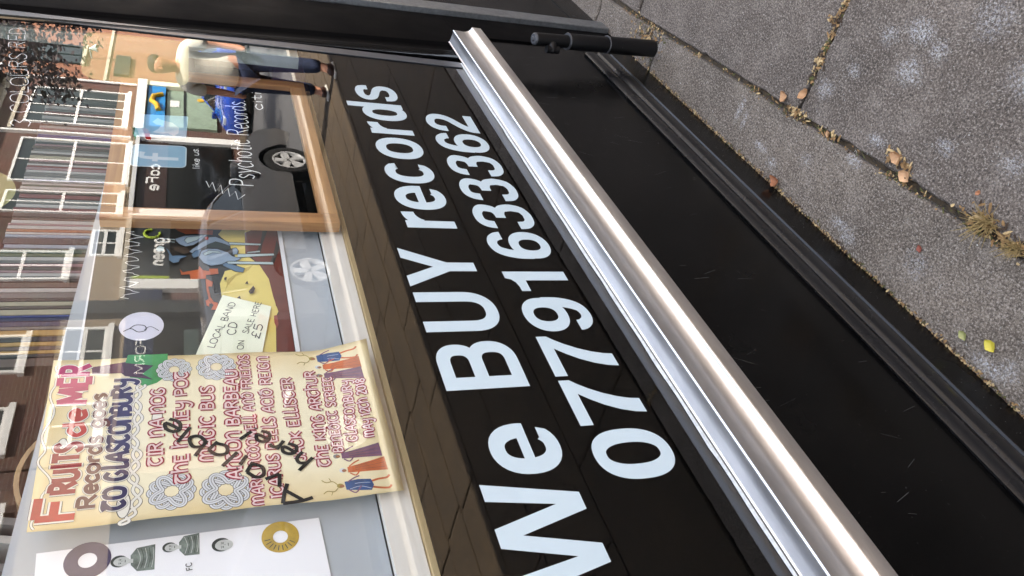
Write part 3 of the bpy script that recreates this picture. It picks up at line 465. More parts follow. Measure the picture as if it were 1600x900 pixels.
# glass pane; only its street face mirrors, the back just lets light out
GX0, GX1, GZ0, GZ1 = XL, 1.735, .738, 2.75
glz = glass_mat('window_glass', gain=.9); glb = clear_mat('window_glass_back', (.99, .995, .99))
pane = hang(finish('window_pane', [(GX0, 0, GZ0), (GX1, 0, GZ0), (GX1, 0, GZ1), (GX0, 0, GZ1), (GX0, .006, GZ0), (GX1, .006, GZ0), (GX1, .006, GZ1), (GX0, .006, GZ1)],
    [(0, 1, 2, 3), (4, 7, 6, 5), (0, 4, 5, 1), (1, 5, 6, 2), (2, 6, 7, 3), (3, 7, 4, 0)], [glz, glb], None, [0, 1, 1, 1, 1, 1]), shop)
vin = mat('black_vinyl', '050505', .5, spec=0); vedge = 1.2305
g = MB(); g.box((GX0, .0105, .72), (GX1, .0125, vedge)); vb = g.build('black_vinyl_band', vin, pane)
white = mat('white_vinyl', 'd8e8f1', .6, var=.02, scale=3, spec=.1)
# heavy grotesque lettering, in 1000 units to the em
SV, SH = 152, 122
def pen(vv=SV, hh=SH, em=1.0): return lambda d: math.hypot(vv * d.y, hh * d.x) * em
def arc(cx, cy, rx, ry, a0, a1, n=30, e=2.25):
    P = []
    for i in range(n + 1):
        a = R(a0 + (a1 - a0) * i / n); c, s_ = math.cos(a), math.sin(a)
        P.append((cx + rx * math.copysign(abs(c) ** (2 / e), c), cy + ry * math.copysign(abs(s_) ** (2 / e), s_)))
    return P
def bar(a, b, c, d): return ('P', [(a, b), (c, b), (c, d), (a, d)])
def cr(P, k=7): return smooth_path(P, k)
GL = {
'W': [('P', [(6, 718), (158, 718), (250, 212), (394, 718), (550, 718), (694, 212), (786, 718), (938, 718), (774, 0), (620, 0), (472, 536), (324, 0), (170, 0)])],
'e': [('S', arc(276, 266, 182, 224, -4, 322), SV, SH, 0), bar(150, 222, 500, 306), ('P', [(454, 222), (529, 222), (529, 262), (454, 262)])],
'B': [bar(76, 0, 222, 718), ('S', [(200, 660)] + arc(400, 520, 168, 140, 90, -90, 18, 2.3) + [(200, 380)], 142, 116, 0), ('S', [(200, 376)] + arc(425, 217, 172, 159, 90, -90, 18, 2.3) + [(200, 58)], 148, 116, 0)],
'U': [('S', [(145, 718), (145, 500)] + arc(361.5, 262, 216.5, 222, 180, 360, 24, 2.3) + [(578, 500), (578, 718)], 147, 122, 0)],
'Y': [('P', [(12, 718), (182, 718), (334, 428), (486, 718), (656, 718), (408, 276), (408, 0), (260, 0), (260, 276)])],
'r': [bar(64, 0, 204, 532), ('S', arc(378, 300, 232, 177, 172, 90, 14, 2.0), 142, 136, 0)],
'c': [('S', arc(284, 266, 180, 224, 36, 324), SV, SH, 0)],
'o': [('S', arc(306, 266, 201, 223, 0, 360, 44), SV, SH, 1)],
'd': [bar(411, 0, 551, 718), ('S', arc(272, 266, 167, 223, 0, 360, 44), SV, SH, 1)],
's': [('S', cr([(442, 370), (428, 450), (360, 484), (275, 492), (180, 478), (118, 440), (103, 388), (135, 335), (215, 300), (290, 280), (380, 250), (440, 205), (455, 150), (430, 85), (360, 50), (280, 40), (185, 50), (115, 90), (98, 168)], 3), 138, 108, 0)],
'0': [('S', arc(278, 345, 176, 307, 0, 360, 48, 2.35), 140, 116, 1)],
'7': [('P', [(25, 698), (528, 698), (528, 592), (480, 535), (420, 445), (360, 330), (312, 205), (284, 95), (274, 0), (120, 0), (132, 105), (168, 235), (228, 370), (300, 485), (368, 574), (25, 574)])],
'1': [('P', [(236, 0), (378, 0), (378, 710), (272, 710), (252, 650), (205, 612), (140, 595), (69, 592), (69, 492), (236, 492)])],
'2': [('S', cr([(98, 455), (108, 545), (150, 615), (220, 650), (290, 650), (370, 625), (425, 570), (436, 495), (410, 415), (350, 345), (270, 285), (185, 215), (125, 140), (98, 70)], 4), 140, 116, 0), ('P', [(26, 0), (511, 0), (511, 124), (60, 124), (30, 60)])],
'3': [('S', cr([(98, 490), (118, 580), (175, 640), (265, 654), (350, 640), (420, 590), (430, 525), (400, 440), (330, 398), (240, 388)], 4), 136, 110, 0), ('S', cr([(240, 376), (330, 372), (415, 330), (446, 245), (446, 180), (410, 85), (330, 42), (265, 36), (175, 50), (112, 110), (96, 205)], 4), 140, 112, 0)],
'6': [('S', arc(280, 220, 170, 182, 0, 360, 44, 2.2), 140, 112, 1), ('S', cr([(101, 250), (101, 340), (108, 430), (140, 545), (195, 625), (285, 655), (370, 635), (425, 575), (442, 515)], 4), 140, 112, 0)]}
def rot6(it):
    k, P = it[0], it[1]; return (k, [(552 - x, 691 - y) for x, y in P]) + tuple(it[2:])
GL['9'] = [rot6(i) for i in GL['6']]
ADV = {'W': 944, 'e': 556, ' ': 278, 'B': 722, 'U': 722, 'Y': 667, 'r': 389, 'c': 556, 'o': 611, 'd': 611, 's': 556}
def vinyl(name, t_, x0, z0, sx, sz, trk):
    art = Art(.0102, -.00022); x = 0
    for ci, ch in enumerate(t_):
        for si, it in enumerate(GL.get(ch, [])):
            f_ = lambda p: (x0 + (x + p[0]) * sx, z0 + p[1] * sz)
            lay = 1 + si + (ci % 2) * 4
            if it[0] == 'P': art.poly([f_(p) for p in it[1]], white, lay)
            else:
                P = it[1]; vv, hh, closed = it[2:]
                if closed: P = P[:-1]
                # outline in font units, then scaled
                n = len(P); Lp, Rp = [], []
                for i in range(n):
                    a = Vector(P[(i - 1) % n] if closed else P[max(i - 1, 0)]); b = Vector(P[(i + 1) % n] if closed else P[min(i + 1, n - 1)]); d = (b - a).normalized()
                    k = math.hypot(vv * d.y, hh * d.x); nn = Vector((-d.y, d.x)) * k / 2; p = Vector(P[i]); Lp.append(p + nn); Rp.append(p - nn)
                if not closed:      # square-cut terminals
                    for q in (0, -1):
                        dd = Vector(P[1]) - Vector(P[0]) if q == 0 else Vector(P[-1]) - Vector(P[-2])
                        if abs(dd.y) > abs(dd.x): Lp[q].y = Rp[q].y = P[q][1]
                        else: Lp[q].x = Rp[q].x = P[q][0]
                y = art.Y + art.step * lay; V = [(*[f_(q)[0]], y, f_(q)[1]) for q in Lp + Rp]
                art.mb.add(V, [(i, i + n, (i + 1) % n + n, (i + 1) % n) for i in range(n if closed else n - 1)], art.slot(white))
        x += ADV.get(ch, 556) + trk
    return art.build(name, pane)
em = .2 / 1000
k_ = 17.8
for wd_, off in (('We', 0), ('BUY', 944 + 556 + 278 + 3 * k_), ('records', 944 + 556 + 278 + 722 * 2 + 667 + 278 + 7 * k_)): vinyl('word_lettering', wd_, off * em * .9474, 1.0, em * .9474, em, k_)
vinyl('phone_number_lettering', '07791633362', .14942, 1 - .18618, em * .9506 * 1.062, em * .9506, 1.4)
# window head, left mullion, post on the right, door trim

def sheared(mb, P, z0, z1, k=0, sh=.105, zr=.73):       # P: (x, y, share of the lean)
    n = len(P); V = [(x - q_ * sh * (z - zr), y, z) for z in (z0, z1) for x, y, q_ in P]; mb.add(V, [(i, (i + 1) % n, (i + 1) % n + n, i + n) for i in range(n)], k)
P = [(1.734, .05, 0), (1.734, -.001, 0), (1.745, -.0005, .2), (1.758, .006, .4), (1.775, .008, .6), (1.80, -.0006, 1), (1.812, -.0012, 1), (1.828, -.0012, 1), (1.84, -.0006, 1), (1.85, .004, 1), (1.856, .007, 1), (1.893, .007, 1), (1.896, .004, 1), (1.900, -.003, 1), (1.905, -.0045, 1), (2.158, -.0045, .8), (2.158, .05, .8)]
g = MB(); sheared(g, P[::-1], .70, 2.75); g2_ = [(1.972, .05, 1), (1.972, -.003, 1), (1.978, -.0045, 1), (2.158, -.0045, .8), (2.158, .05, .8)]; sheared(g, g2_[::-1], -.01, .6995); part(g, 'window_post', black_paint('post_front_black', '050506', .5, .5, spec=.03), shop, smooth=30)
g = MB(); P = [(1.760, .0055, .5), (1.770, -.003, .6), (1.782, -.0065, .7), (1.794, -.004, .8), (1.7995, -.0008, .95), (1.80, .012, 1), (1.762, .012, .5)]; sheared(g, P[::-1], .745, 2.74); part(g, 'post_moulding', black_paint('moulding_gloss', '0a0a0b', .10, .5, spec=.9), shop, smooth=60)
sm = mat('scratch_grey', '6f6f6c', .6); g = MB(); rs = random.Random(5)
for i in range(46):
    x = rs.uniform(.0, 1.9); z = rs.uniform(.24, .62); L_ = rs.uniform(.006, .045); sl = rs.uniform(-.5, .6); w_ = rs.uniform(.00015, .0004); g.add([(x, .0024, z), (x + w_, .0024, z), (x + w_ + sl * L_, .0024, z + L_), (x + sl * L_, .0024, z + L_)], [(0, 1, 2, 3)])
for i in range(260):
    x = rs.uniform(-.1, 1.95); z = rs.uniform(.22, .64); w_ = rs.uniform(.0003, .0009); g.add([(x, .0024, z), (x + w_, .0024, z), (x + w_, .0024, z + w_), (x, .0024, z + w_)], [(0, 1, 2, 3)])
for i in range(90):
    x = rs.uniform(.1, 1.9); z = rs.uniform(.01, .1); w_ = rs.uniform(.0004, .0011); g.add([(x, -.0026, z), (x + w_, -.0026, z), (x + w_, -.0026, z + w_ * 2), (x, -.0026, z + w_ * 2)], [(0, 1, 2, 3)])
tag(part(g, 'paint_chips', sm, shop), kind='stuff')
g = MB(); P = [(2.172, .01, 1), (2.172, -.0195, 1), (2.175, -.022, 1), (2.245, -.022, 1), (2.249, -.0195, 1), (2.249, .01, 1)]; sheared(g, P[::-1], .003, 2.75, sh=.075); g.add([(x + .0548, y, .003) for x, y, q_ in P], [tuple(range(6))]); part(g, 'door_edge_strip', alud, shop, smooth=30)
g = MB(); g.box((2.16, .0, -.01), (3.39, .02, 2.75)); part(g, 'side_panel', bp, shop)
g = MB(); g.box((XL - .3, -.05, .0), (XL, .05, 2.75)); part(g, 'end_post', bpost, shop)
fas = black_paint('fascia_black', '0a0a0a', .3)
g = MB(); g.box((XL - .4, -.12, 2.75), (3.6, .3, 3.35), bev=.01); part(g, 'fascia', fas, shop)
bk = brick('shop_brick', '6a3a2c', '7c4837', '8f877b'); g = MB()
g.box((-12, .0, 3.35), (22, .35, 4.35)); g.box((-12, .01, 0), (XL - .41, .35, 3.35)); g.box((3.6, .01, -.02), (22, .35, 3.35)); part(g, 'upper_wall', bk, shop)
pl = mat('interior_plaster', '8a857c', .9, var=.1); g = MB()
g.box((XL, 3.2, .2), (3.4, 3.3, 3.2)); g.box((XL - .1, .3, .2), (XL, 3.3, 3.2)); g.box((3.4, .3, .2), (3.5, 3.3, 3.2)); g.box((XL, .16, 3.2), (3.4, 3.3, 3.35)); part(g, 'interior_wall', pl, shop)
g = MB(); g.box((XL, .165, .15), (3.4, 3.2, .25)); part(g, 'interior_floor', wood('floor_wood', '5e4630', '7a5c3f'), shop)
g = MB(); g.box((-12, .36, 4.1), (22, 9, 4.3)); g.box((3.62, .36, 0), (22, 9, 4.09)); g.box((-12, .36, 0), (XL - .42, 9, 4.09)); part(g, 'roof_deck', mat('roof_felt', '3a3a3c', .9), shop)

# ------------------------------------------------------------------ window display
grey = mat('board_grey', 'aeb4b8', .8, var=.03, scale=4, spec=.1); cream = wood('cream_rail', 'ddd6c8', 'eae5da', rough=.55); tan = wood('tan_shelf', 'b3986a', 'c9af80')
shelf = empty('display_shelf', (.5, .12, 1.2), 'tan wooden window shelf with a cream front rail behind the glass', 'shelf')
g = MB(); g.box((XL, .124, 1.206), (1.69, .136, 1.2535), bev=.0015); part(g, 'rail', cream, shelf)
g = MB(); g.box((XL, .118, 1.16), (1.69, .30, 1.2045), bev=.001); part(g, 'shelf_board', tan, shelf)
P = [D['BRD'][0], D['BRD'][1], (.125, 1.256), (.125, 1.2545), (1.6, 1.2545)]
g = MB(); P = [(.125, 1.2545), (1.66, 1.2545), (1.66, 1.664), (1.5498, 1.666), (.2841, 1.7259), (.125, 1.733)]
V = [(x, .1405, z) for x, z in P] + [(x, .146, z) for x, z in P]; n = 6
g.add(V, [(0, 1, 2, 3, 4, 5), (11, 10, 9, 8, 7, 6)] + [(i, i + 6, (i + 1) % 6 + 6, (i + 1) % 6) for i in range(6)])
tag(g.build('display_board', grey), 'light grey board standing behind the posters in the window', 'board')
g = MB(); g.box((.0, .15, 1.2048), (.1, .17, 1.74)); tag(g.build('board_end_panel', mat('panel_dull', '77746d', .8, var=.1)), 'dull grey panel at the near end of the grey display board', 'panel')

def paper_rect(art, P, mt, lift): art.poly(P, mt, lift)
pc = {'border': mat('print_white', 'e3e7ea', .35), 'black': mat('print_black', '0c0c0d', .3), 'yellow': mat('print_yellow', 'd9c86e', .35, var=.05, scale=9), 'maroon': mat('print_maroon', '5c1c12', .35, var=.12, scale=14),
      'ochre': mat('print_ochre', 'b9a54c', .35), 'orange': mat('print_orange', 'b4531f', .35, var=.15, scale=40), 'mid': mat('print_midblue', '4f708c', .35), 'blue': mat('print_blue', '8298ad', .35, var=.08, scale=30),
      'pale': mat('print_paleblue', 'adc3c6', .35), 'green': mat('print_green', '16281f', .35), 'brown': mat('print_brown', '2f241c', .35), 'red': mat('print_red', 'a32c1e', .35), 'dark': mat('print_darkbrown', '2b150d', .35), 'rose': mat('print_rose', '8d4136', .35)}
a = Art(.1375, -.00012)
ink = pc['black']
for k, (c_, P) in enumerate(D['P2']):
    if c_ in ('blue', 'mid', 'pale', 'orange') and k > 2:      # inked outline under each coloured patch
        cx = sum(q[0] for q in P) / len(P); cz = sum(q[1] for q in P) / len(P)
        a.stroke([(x, z) for x, z in P], .0018, ink, a.n + 1, True)
    a.poly(P, pc[c_])
b = MB(); P = D['P2'][0][1]; b.box((min(q[0] for q in P[:2]) - .33, .1378, 1.3425 - .006), (1.0185, .1384, 1.6795))
hp = empty('horse_poster', (.8, .138, 1.34), 'black, yellow and maroon poster of a blue horse and rider with a white edge', 'poster')
po = a.build('print'); hang(po, hp)
pap = mat('paper_white', 'f0f1f3', .6)
a = Art(.1335, -.0001); nm = mat('note_paper', 'eaf0d8', .6, var=.03, scale=6); pencil = mat('pencil_grey', '3c3f3c', .6)
a.poly(D['NOTE'][0][1], nm, 1)
nt_ = empty('handwritten_note', (.7, .1335, 1.4), 'pale handwritten LOCAL BAND note stuck over the horse poster', 'note')
hang(a.build('note_sheet'), nt_)
a = Art(.1332, -.00006)
for t_, A, B, h in D['NOTE_T']: write(a, t_, A, B, h, [(.13, pencil)], jit=.05, lift=2)
hang(a.build('handwriting'), nt_)

# concert poster
X0, X1, Z0, Z1 = .2588, .5765, 1.2175, 1.7045
pb = bpy.data.materials.new('parchment'); pb.use_nodes = True; nn, ll, bb = nodes_of(pb); bb.inputs['Roughness'].default_value = .4; bb.inputs['Specular IOR Level'].default_value = .15
tc = nn.new('ShaderNodeTexCoord'); nz = nn.new('ShaderNodeTexNoise'); nz.inputs['Scale'].default_value = 9; nz.inputs['Detail'].default_value = 6; ll.new(tc.outputs['Object'], nz.inputs['Vector'])
gen = nn.new('ShaderNodeSeparateXYZ'); ll.new(tc.outputs['Generated'], gen.inputs[0])
def mnode(op, x, y=None):
    n_ = nn.new('ShaderNodeMath'); n_.operation = op
    for i, v in enumerate((x, y)):
        if v is None: continue
        if isinstance(v, (int, float)): n_.inputs[i].default_value = v
        else: ll.new(v, n_.inputs[i])
    return n_.outputs[0]
ex = mnode('ABSOLUTE', mnode('SUBTRACT', gen.outputs[0], .5)); ez = mnode('ABSOLUTE', mnode('SUBTRACT', gen.outputs[2], .5))
edge = mnode('MULTIPLY', mnode('MAXIMUM', ex, ez), 1.0); e2 = mnode('ADD', edge, mnode('MULTIPLY', mnode('SUBTRACT', nz.outputs[0], .5), .25))
crm = nn.new('ShaderNodeValToRGB'); crm.color_ramp.elements[0].position = .3; crm.color_ramp.elements[0].color = lin('f0e8c8'); crm.color_ramp.elements[1].position = .56; crm.color_ramp.elements[1].color = lin('d8bf86')
ll.new(e2, crm.inputs[0]); ll.new(crm.outputs[0], bb.inputs['Base Color'])
cp = empty('concert_poster', (.42, .11, 1.2175), 'parchment coloured concert poster with red celtic lettering and marker scrawl', 'poster')
N, M_ = 24, 36; V = []; F = []
def curl(u, v):      # lower corners lift a little towards the street, sheet slightly wavy
    return .1125 + .0022 * math.sin(3.1 * u + 1) * (1 - v) - .012 * max(0, .18 - v) ** 1.2 * (1 + u) * 6 * (.3 + u) + .001 * math.sin(9 * v)
for j in range(M_ + 1):
    for i in range(N + 1):
        u, v = i / N, j / M_; x = X0 + (X1 - X0) * u; z = Z0 + (Z1 - Z0) * v + .006 * u * (1 if j else 1) - (.002 * math.sin(6.28 * u) if j == 0 else 0)
        V.append((x + (.0008 * math.sin(20 * v) if i in (0, N) else 0), curl(u, v), z))
for j in range(M_):
    for i in range(N): q = j * (N + 1) + i; F.append((q, q + 1, q + N + 2, q + N + 1))
sh = finish('sheet', V, F, pb, smooth=60); hang(sh, cp); md = sh.modifiers.new('thickness', 'SOLIDIFY'); md.thickness = .0004; md.offset = 1
YP = lambda x, z: curl((x - X0) / (X1 - X0), (z - Z0 - .006 * (x - X0) / (X1 - X0)) / (Z1 - Z0))
def drape(art, name):      # bend flat print onto the sheet
    for v in art.mb.v: v.y = YP(v.x, v.z) - .0006 + (v.y - art.Y)
    return hang(art.build(name), cp)
c_ = {k: mat('ink_' + k, v, .4, var=vr, scale=25) for k, v, vr in (('f1', 'b0302a', .2), ('f2', '8c1526', .2), ('f3', 'a81f5e', .25), ('brn', '5a2c30', .2), ('nav', '2c2650', .2), ('red', '8e1430', .15), ('pk', 'e3c9c6', .08), ('wht', 'e6e2d6', .05), ('gry', '8f8f8c', .2), ('lin', '55534e', .1), ('grn', '3c9250', .25), ('tow', '6d4358', .25), ('tdk', '3a1730', .2), ('flm', 'd69538', .1), ('blu', '37517e', .3), ('pur', '7a566e', .3), ('ora', 'c2663b', .25), ('fls', '9b6a4c', .2), ('ant', '9c8c4a', .3), ('kn', 'd3d6d8', .06))}
a = Art(0, -.00003)
for k, P in D['FA']:
    a.poly(P, c_[{'fgreen': 'grn', 'tower': 'tow', 'tdark': 'tdk', 'flame': 'flm', 'pblue': 'blu', 'purple': 'pur', 'flesh': 'fls', 'orange2': 'ora', 'grey': 'gry', 'ant': 'ant'}[k]], 2 + a.n % 12)
drape(a, 'tower_and_dragon_drawing')
pal = [('pur', 'pur', 'gry'), ('ora', 'ora', 'kn'), ('blu', 'pur', 'ant')]
for (hx_, hz_), (qx, qz), k in D['FIGS']:
    a = Art(0, -.00003); H = hz_ - qz; L1 = lambda u, v: (hx_ + (qx - hx_) * v + u * H, hz_ - v * H); c1, c2, c3 = [c_[q] for q in pal[k]]
    if k < 2:
        robe = [L1(-.07, .14), L1(.08, .14), L1(.11, .4), L1(.15, .7), L1(.19, .98), L1(-.18, 1.0), L1(-.13, .65), L1(-.10, .4)]
        a.poly(robe, c1, 3)
        for q in range(6): a.stroke(smooth_path([L1(-.05 + q * .025, .3), L1(-.08 + q * .035, .6), L1(-.14 + q * .06, .96)], 4), .0006, c_['lin'] if q % 2 else c_['fls'], 5)
    else:
        for q in (-1, 1): a.stroke(smooth_path([L1(q * .03, .5), L1(q * .10, .75), L1(q * .12, .93), L1(q * .12 + .06, .99)], 4), .0034, c_['ora'], 3)
        a.poly([L1(-.09, .13), L1(.10, .12), L1(.14, .38), L1(.12, .62), L1(-.02, .66), L1(-.14, .60), L1(-.12, .36)], c1, 4)
        for q in range(4): a.stroke(smooth_path([L1(-.08 + q * .05, .2), L1(-.03 + q * .04, .4), L1(-.1 + q * .07, .6)], 4), .0007, c_['lin' if q % 2 else 'kn'], 6)
        for q in (-1, 1):
            a.stroke(smooth_path([L1(q * .04, -.02), L1(q * .12, -.10), L1(q * .10, -.22), L1(q * .16, -.30)], 4), .0013, c_['ant'], 6); a.stroke([L1(q * .11, -.12), L1(q * .2, -.16)], .001, c_['ant'], 6)
    for q in (-1, 1): a.stroke(smooth_path([L1(q * .09, .18), L1(q * .17, .3), L1(q * .12 + .1, .42)], 4), .0022, c2, 7)
    a.dot(L1(.01, .03), .0042, c3, 8, 16, ry=.005); a.dot(L1(0, .06), .0028, c_['fls'], 9, 14, ry=.0035)
    drape(a, 'figure_drawing')
a = Art(0, -.00003)
for (cx, cz), r in D['KNOT']:
    for q in range(3):
        P = [(cx + r * (.66 + .26 * math.cos(4 * t_ / 90 * 6.2832 + q * 2.094)) * math.cos(t_ / 90 * 6.2832), cz + r * (.66 + .26 * math.cos(4 * t_ / 90 * 6.2832 + q * 2.094)) * math.sin(t_ / 90 * 6.2832)) for t_ in range(90)]
        a.stroke(P, r * .24, c_['lin'], 4 + q * 3, True); a.stroke(P, r * .185, c_['kn'], 5 + q * 3, True); a.stroke(P, r * .03, c_['gry'], 6 + q * 3, True)
for ph in (0, 3.14):
    base = smooth_path(D['VINE'], 12); P = [(x, z + .0055 * math.sin(i * .42 + ph)) for i, (x, z) in enumerate(base)]
    a.stroke(P, .0052, c_['lin'], 6); a.stroke(P, .0038, c_['wht'], 8)
P = smooth_path(D['FLO'], 8); P = [(x, z + .004 * math.sin(i * .6)) for i, (x, z) in enumerate(P)]; a.stroke(P, .0036, c_['lin'], 5); a.stroke(P, .0024, c_['wht'], 7)
for (x, z), r in (((.286, 1.597), .014), ((.44, 1.56), .012), ((.395, 1.68), .012)):
    P = [(x + r * 1.5 * math.cos(t_ / 20 * 6.283), z + r * .6 * math.sin(t_ / 20 * 6.283)) for t_ in range(20)]; a.poly(P, c_['wht'], 9); a.stroke(P, .0012, c_['lin'], 10, True)
drape(a, 'celtic_ornament')
a = Art(0, -.00003); inks = ['f1', 'f2', 'f1', 'f3', 'brn', 'nav']
for (t_, A, B, h), k in zip(D['FT'], inks):
    write(a, t_, A, B, h, [(.38, c_['lin']), (.35, c_['wht']), (.24, c_[k])] if h > .03 else [(.42, c_['lin']), (.38, c_['wht']), (.26, c_[k])], unc=(k == 'nav'), lift=12)
drape(a, 'title_lettering')
a = Art(0, -.00003)
for t_, A, B, h in D['FB']: write(a, t_, A, B, h, [(.40, c_['red']), (.17, c_['pk'])], unc=True, lift=20, jit=.03)
drape(a, 'band_list_lettering')
a = Art(0, -.00003); mk = mat('marker_black', '101010', .35)
for t_, A, B, h in D['MK']: write(a, t_, A, B, h, [(.18, mk)], jit=.16, lift=40)
drape(a, 'marker_scrawl')

# leaflet with two record labels and three grey portraits
lf = empty('white_leaflet', (.15, .139, 1.35), 'white leaflet with purple and yellow record rings and grey portraits', 'leaflet')
a = Art(.1385, -.00012); a.poly(D['LF'], pap, 1); hang(a.build('sheet'), lf)
pcol = {'gg': mat('print_greygreen', '6f7a72', .5, var=.45, scale=90), 'gl': mat('print_palegrey', 'c2c6c2', .5, var=.12, scale=120), 'gd': mat('print_darkgrey', '3a403c', .5, var=.4, scale=120)}
for k, (hx_, hz_) in enumerate(D['HEAD']):
    a = Art(.1382, -.0001); s_ = (.0085, .0075, .0105)[k]
    if k < 2:
        P = [(hx_ - s_ * 2.1, hz_ - s_ * 4.6), (hx_ - s_ * 2.0, hz_ - s_ * 2.2), (hx_ - s_ * .8, hz_ - s_ * 1.3), (hx_ + s_ * .9, hz_ - s_ * 1.2), (hx_ + s_ * 2.1, hz_ - s_ * 2.0), (hx_ + s_ * 2.4, hz_ - s_ * 4.6)]
        a.poly(P, pcol['gg'], 1)
        for q in range(5): a.stroke(smooth_path([(hx_ - s_ * 1.6, hz_ - s_ * (2.2 + q * .5)), (hx_ + s_ * .1, hz_ - s_ * (2.6 + q * .45)), (hx_ + s_ * 1.9, hz_ - s_ * (2.1 + q * .55))], 5), .0007, pcol['gd' if q % 2 else 'gl'], 2)
        a.stroke([(hx_ - s_ * .1, hz_ - s_ * .8), (hx_ - s_ * .1, hz_ - s_ * 1.6)], s_ * .7, pcol['gl'], 3)
    a.dot((hx_ + s_ * .1, hz_ + s_ * .35), s_ * 1.02, pcol['gd'], 4, 24, ry=s_ * 1.15); a.dot((hx_, hz_), s_ * .8, pcol['gl'], 5, 24, ry=s_ * 1.1)
    for q in (-1, 1): a.dot((hx_ + q * s_ * .3, hz_ + s_ * .12), s_ * .13, pcol['gd'], 6, 10, ry=s_ * .08); a.stroke([(hx_ + q * s_ * .12, hz_ + s_ * .34), (hx_ + q * s_ * .5, hz_ + s_ * .32)], .0006, pcol['gd'], 6)
    a.stroke([(hx_, hz_ + s_ * .1), (hx_ + s_ * .08, hz_ - s_ * .25)], .0005, pcol['gg'], 6); a.stroke([(hx_ - s_ * .22, hz_ - s_ * .52), (hx_ + s_ * .22, hz_ - s_ * .5)], .0009, pcol['gd'], 6)
    hang(a.build('portrait_print'), lf)
pv = mat('ring_purple', '473f5c', .5, var=.15, scale=40); yv = mat('ring_yellow', 'b89a3a', .5, var=.2, scale=40)
for ((cx, cz), r, ri), mt in zip(D['RING'], (pv, yv)):
    a = Art(.1382, -.0001)
    P = [(cx + (r + ri) / 2 * math.cos(t_ / 40 * 6.2832) * .86, cz + (r + ri) / 2 * math.sin(t_ / 40 * 6.2832) * .86) for t_ in range(40)]; a.stroke(P, (r - ri) * .9, mt, 3, True)
    if mt is yv:
        for t_ in range(9):
            an = R(100 + t_ * 17); a.stroke([(cx + .014 * math.cos(an), cz + .014 * math.sin(an)), (cx + .022 * math.cos(an), cz + .022 * math.sin(an))], .0012, pcol['gd'], 5)
    hang(a.build('record_ring'), lf)
a = Art(.1382, -.0001)
for t_, A, B, h in D['LFT']: write(a, t_, A, B, h, [(.16, pencil)], lift=6)
hang(a.build('leaflet_lettering'), lf)

# framed blackboard
ow = wood('oak_frame', 'a5774c', 'c2935f', rough=.4); owv = wood('oak_frame_upright', '9a6e46', 'b98a5a', axis='z', rough=.4)
fx0, fx1, fz0, fz1, fw = .958, 1.69, 1.214, 1.676, .04
bf = empty('framed_blackboard', (1.3, .1, 1.21), 'blackboard in a light oak frame standing on the window shelf', 'blackboard')
for za in (fz0, fz1 - fw): g = MB(); g.box((fx0 + fw + .0005, .092, za), (fx1 - fw - .0005, .116, za + fw), bev=.003); part(g, 'frame_rail', ow, bf, 40)
for xa in (fx0, fx1 - fw): g = MB(); g.box((xa, .092, fz0), (xa + fw, .116, fz1), bev=.003); part(g, 'frame_stile', owv, bf, 40)
g = MB(); g.box((fx0 + .03, .105, fz0 + .03), (fx1 - .03, .110, fz1 - .03)); part(g, 'slate', mat('slate', '090a0a', .5, var=.2, scale=6, spec=0), bf)

# stickers and pen writing on the inside of the glass
pen_w = mat('paint_pen', 'dfe3e2', .5)
for t_, A, B, h in D['HAND']: a = Art(.0092, -.00006); write(a, t_, A, B, h, [(.055 if h > .03 else .10, pen_w)], jit=.05, lift=6); sub(a.build('pen_writing'), pane)
a = Art(.0092, -.00006); a.stroke(D['ZIG'], .0016, pen_w, 7); sub(a.build('pen_zigzag'), pane); a = Art(.0092, -.00006)
P = [(.60 + .19 * i / 60, 1.602 + .011 * math.sin(i * .9) + .004 * math.sin(i * 2.3)) for i in range(60)]; a.stroke(P, .0011, pen_w, 6)
sub(a.build('pen_squiggle'), pane)
bl = film_mat('film_blue', '8fc0dc', .62); blw = film_mat('film_mark', 'd2e6f0', .6)
def rounded(P, r=.012, k=4):
    out = []; n = len(P)
    for i in range(n):
        p0, p1, p2 = Vector(P[i - 1]), Vector(P[i]), Vector(P[(i + 1) % n]); A = p1 + (p0 - p1).normalized() * r; B = p1 + (p2 - p1).normalized() * r
        for j in range(k + 1): t_ = j / k; out.append(tuple((A * (1 - t_) + p1 * t_) * (1 - t_) + (p1 * t_ * 0 + (p1 * (1 - t_) + B * t_)) * t_))
    return out
P = rounded(D['STK'][0], .004); a = Art(.0092, -.0001); a.poly(P, bl, 1); cx, cz = 1.17, 1.57
s1 = empty('bird_sticker', (1.19, .009, 1.52), 'pale blue square sticker with a faint bird mark, beside the flag colours', 'sticker')
hang(a.build('film'), s1)
a = Art(.0090, -.0001); a.poly([(1.15, 1.545), (1.165, 1.536), (1.19, 1.535), (1.212, 1.548), (1.222, 1.57), (1.23, 1.578), (1.222, 1.582), (1.21, 1.588), (1.198, 1.58), (1.197, 1.57), (1.18, 1.575), (1.162, 1.586), (1.158, 1.57), (1.162, 1.556)], blw, 1); hang(a.build('bird_mark'), s1)
P = rounded(D['STK'][1], .012); s2 = empty('like_sticker', (1.06, .009, 1.52), 'blue rounded sticker with a white letter mark and white edge', 'sticker')
a = Art(.0092, -.0001); a.poly(P, bl, 1); hang(a.build('film'), s2)
a = Art(.0090, -.0001); a.stroke(P, .0022, blw, 1, True); a.stroke(smooth_path([(1.075, 1.602), (1.058, 1.604), (1.052, 1.59), (1.052, 1.535)], 6), .012, blw, 2); a.stroke([(1.038, 1.578), (1.072, 1.578)], .010, blw, 3); hang(a.build('letter_mark'), s2)
O = D['OVAL']; cx = sum(q[0] for q in O) / 4; cz = sum(q[1] for q in O) / 4
os_ = empty('round_sticker', (cx, .009, cz), 'white oval sticker with a thin black leaf drawing', 'sticker')
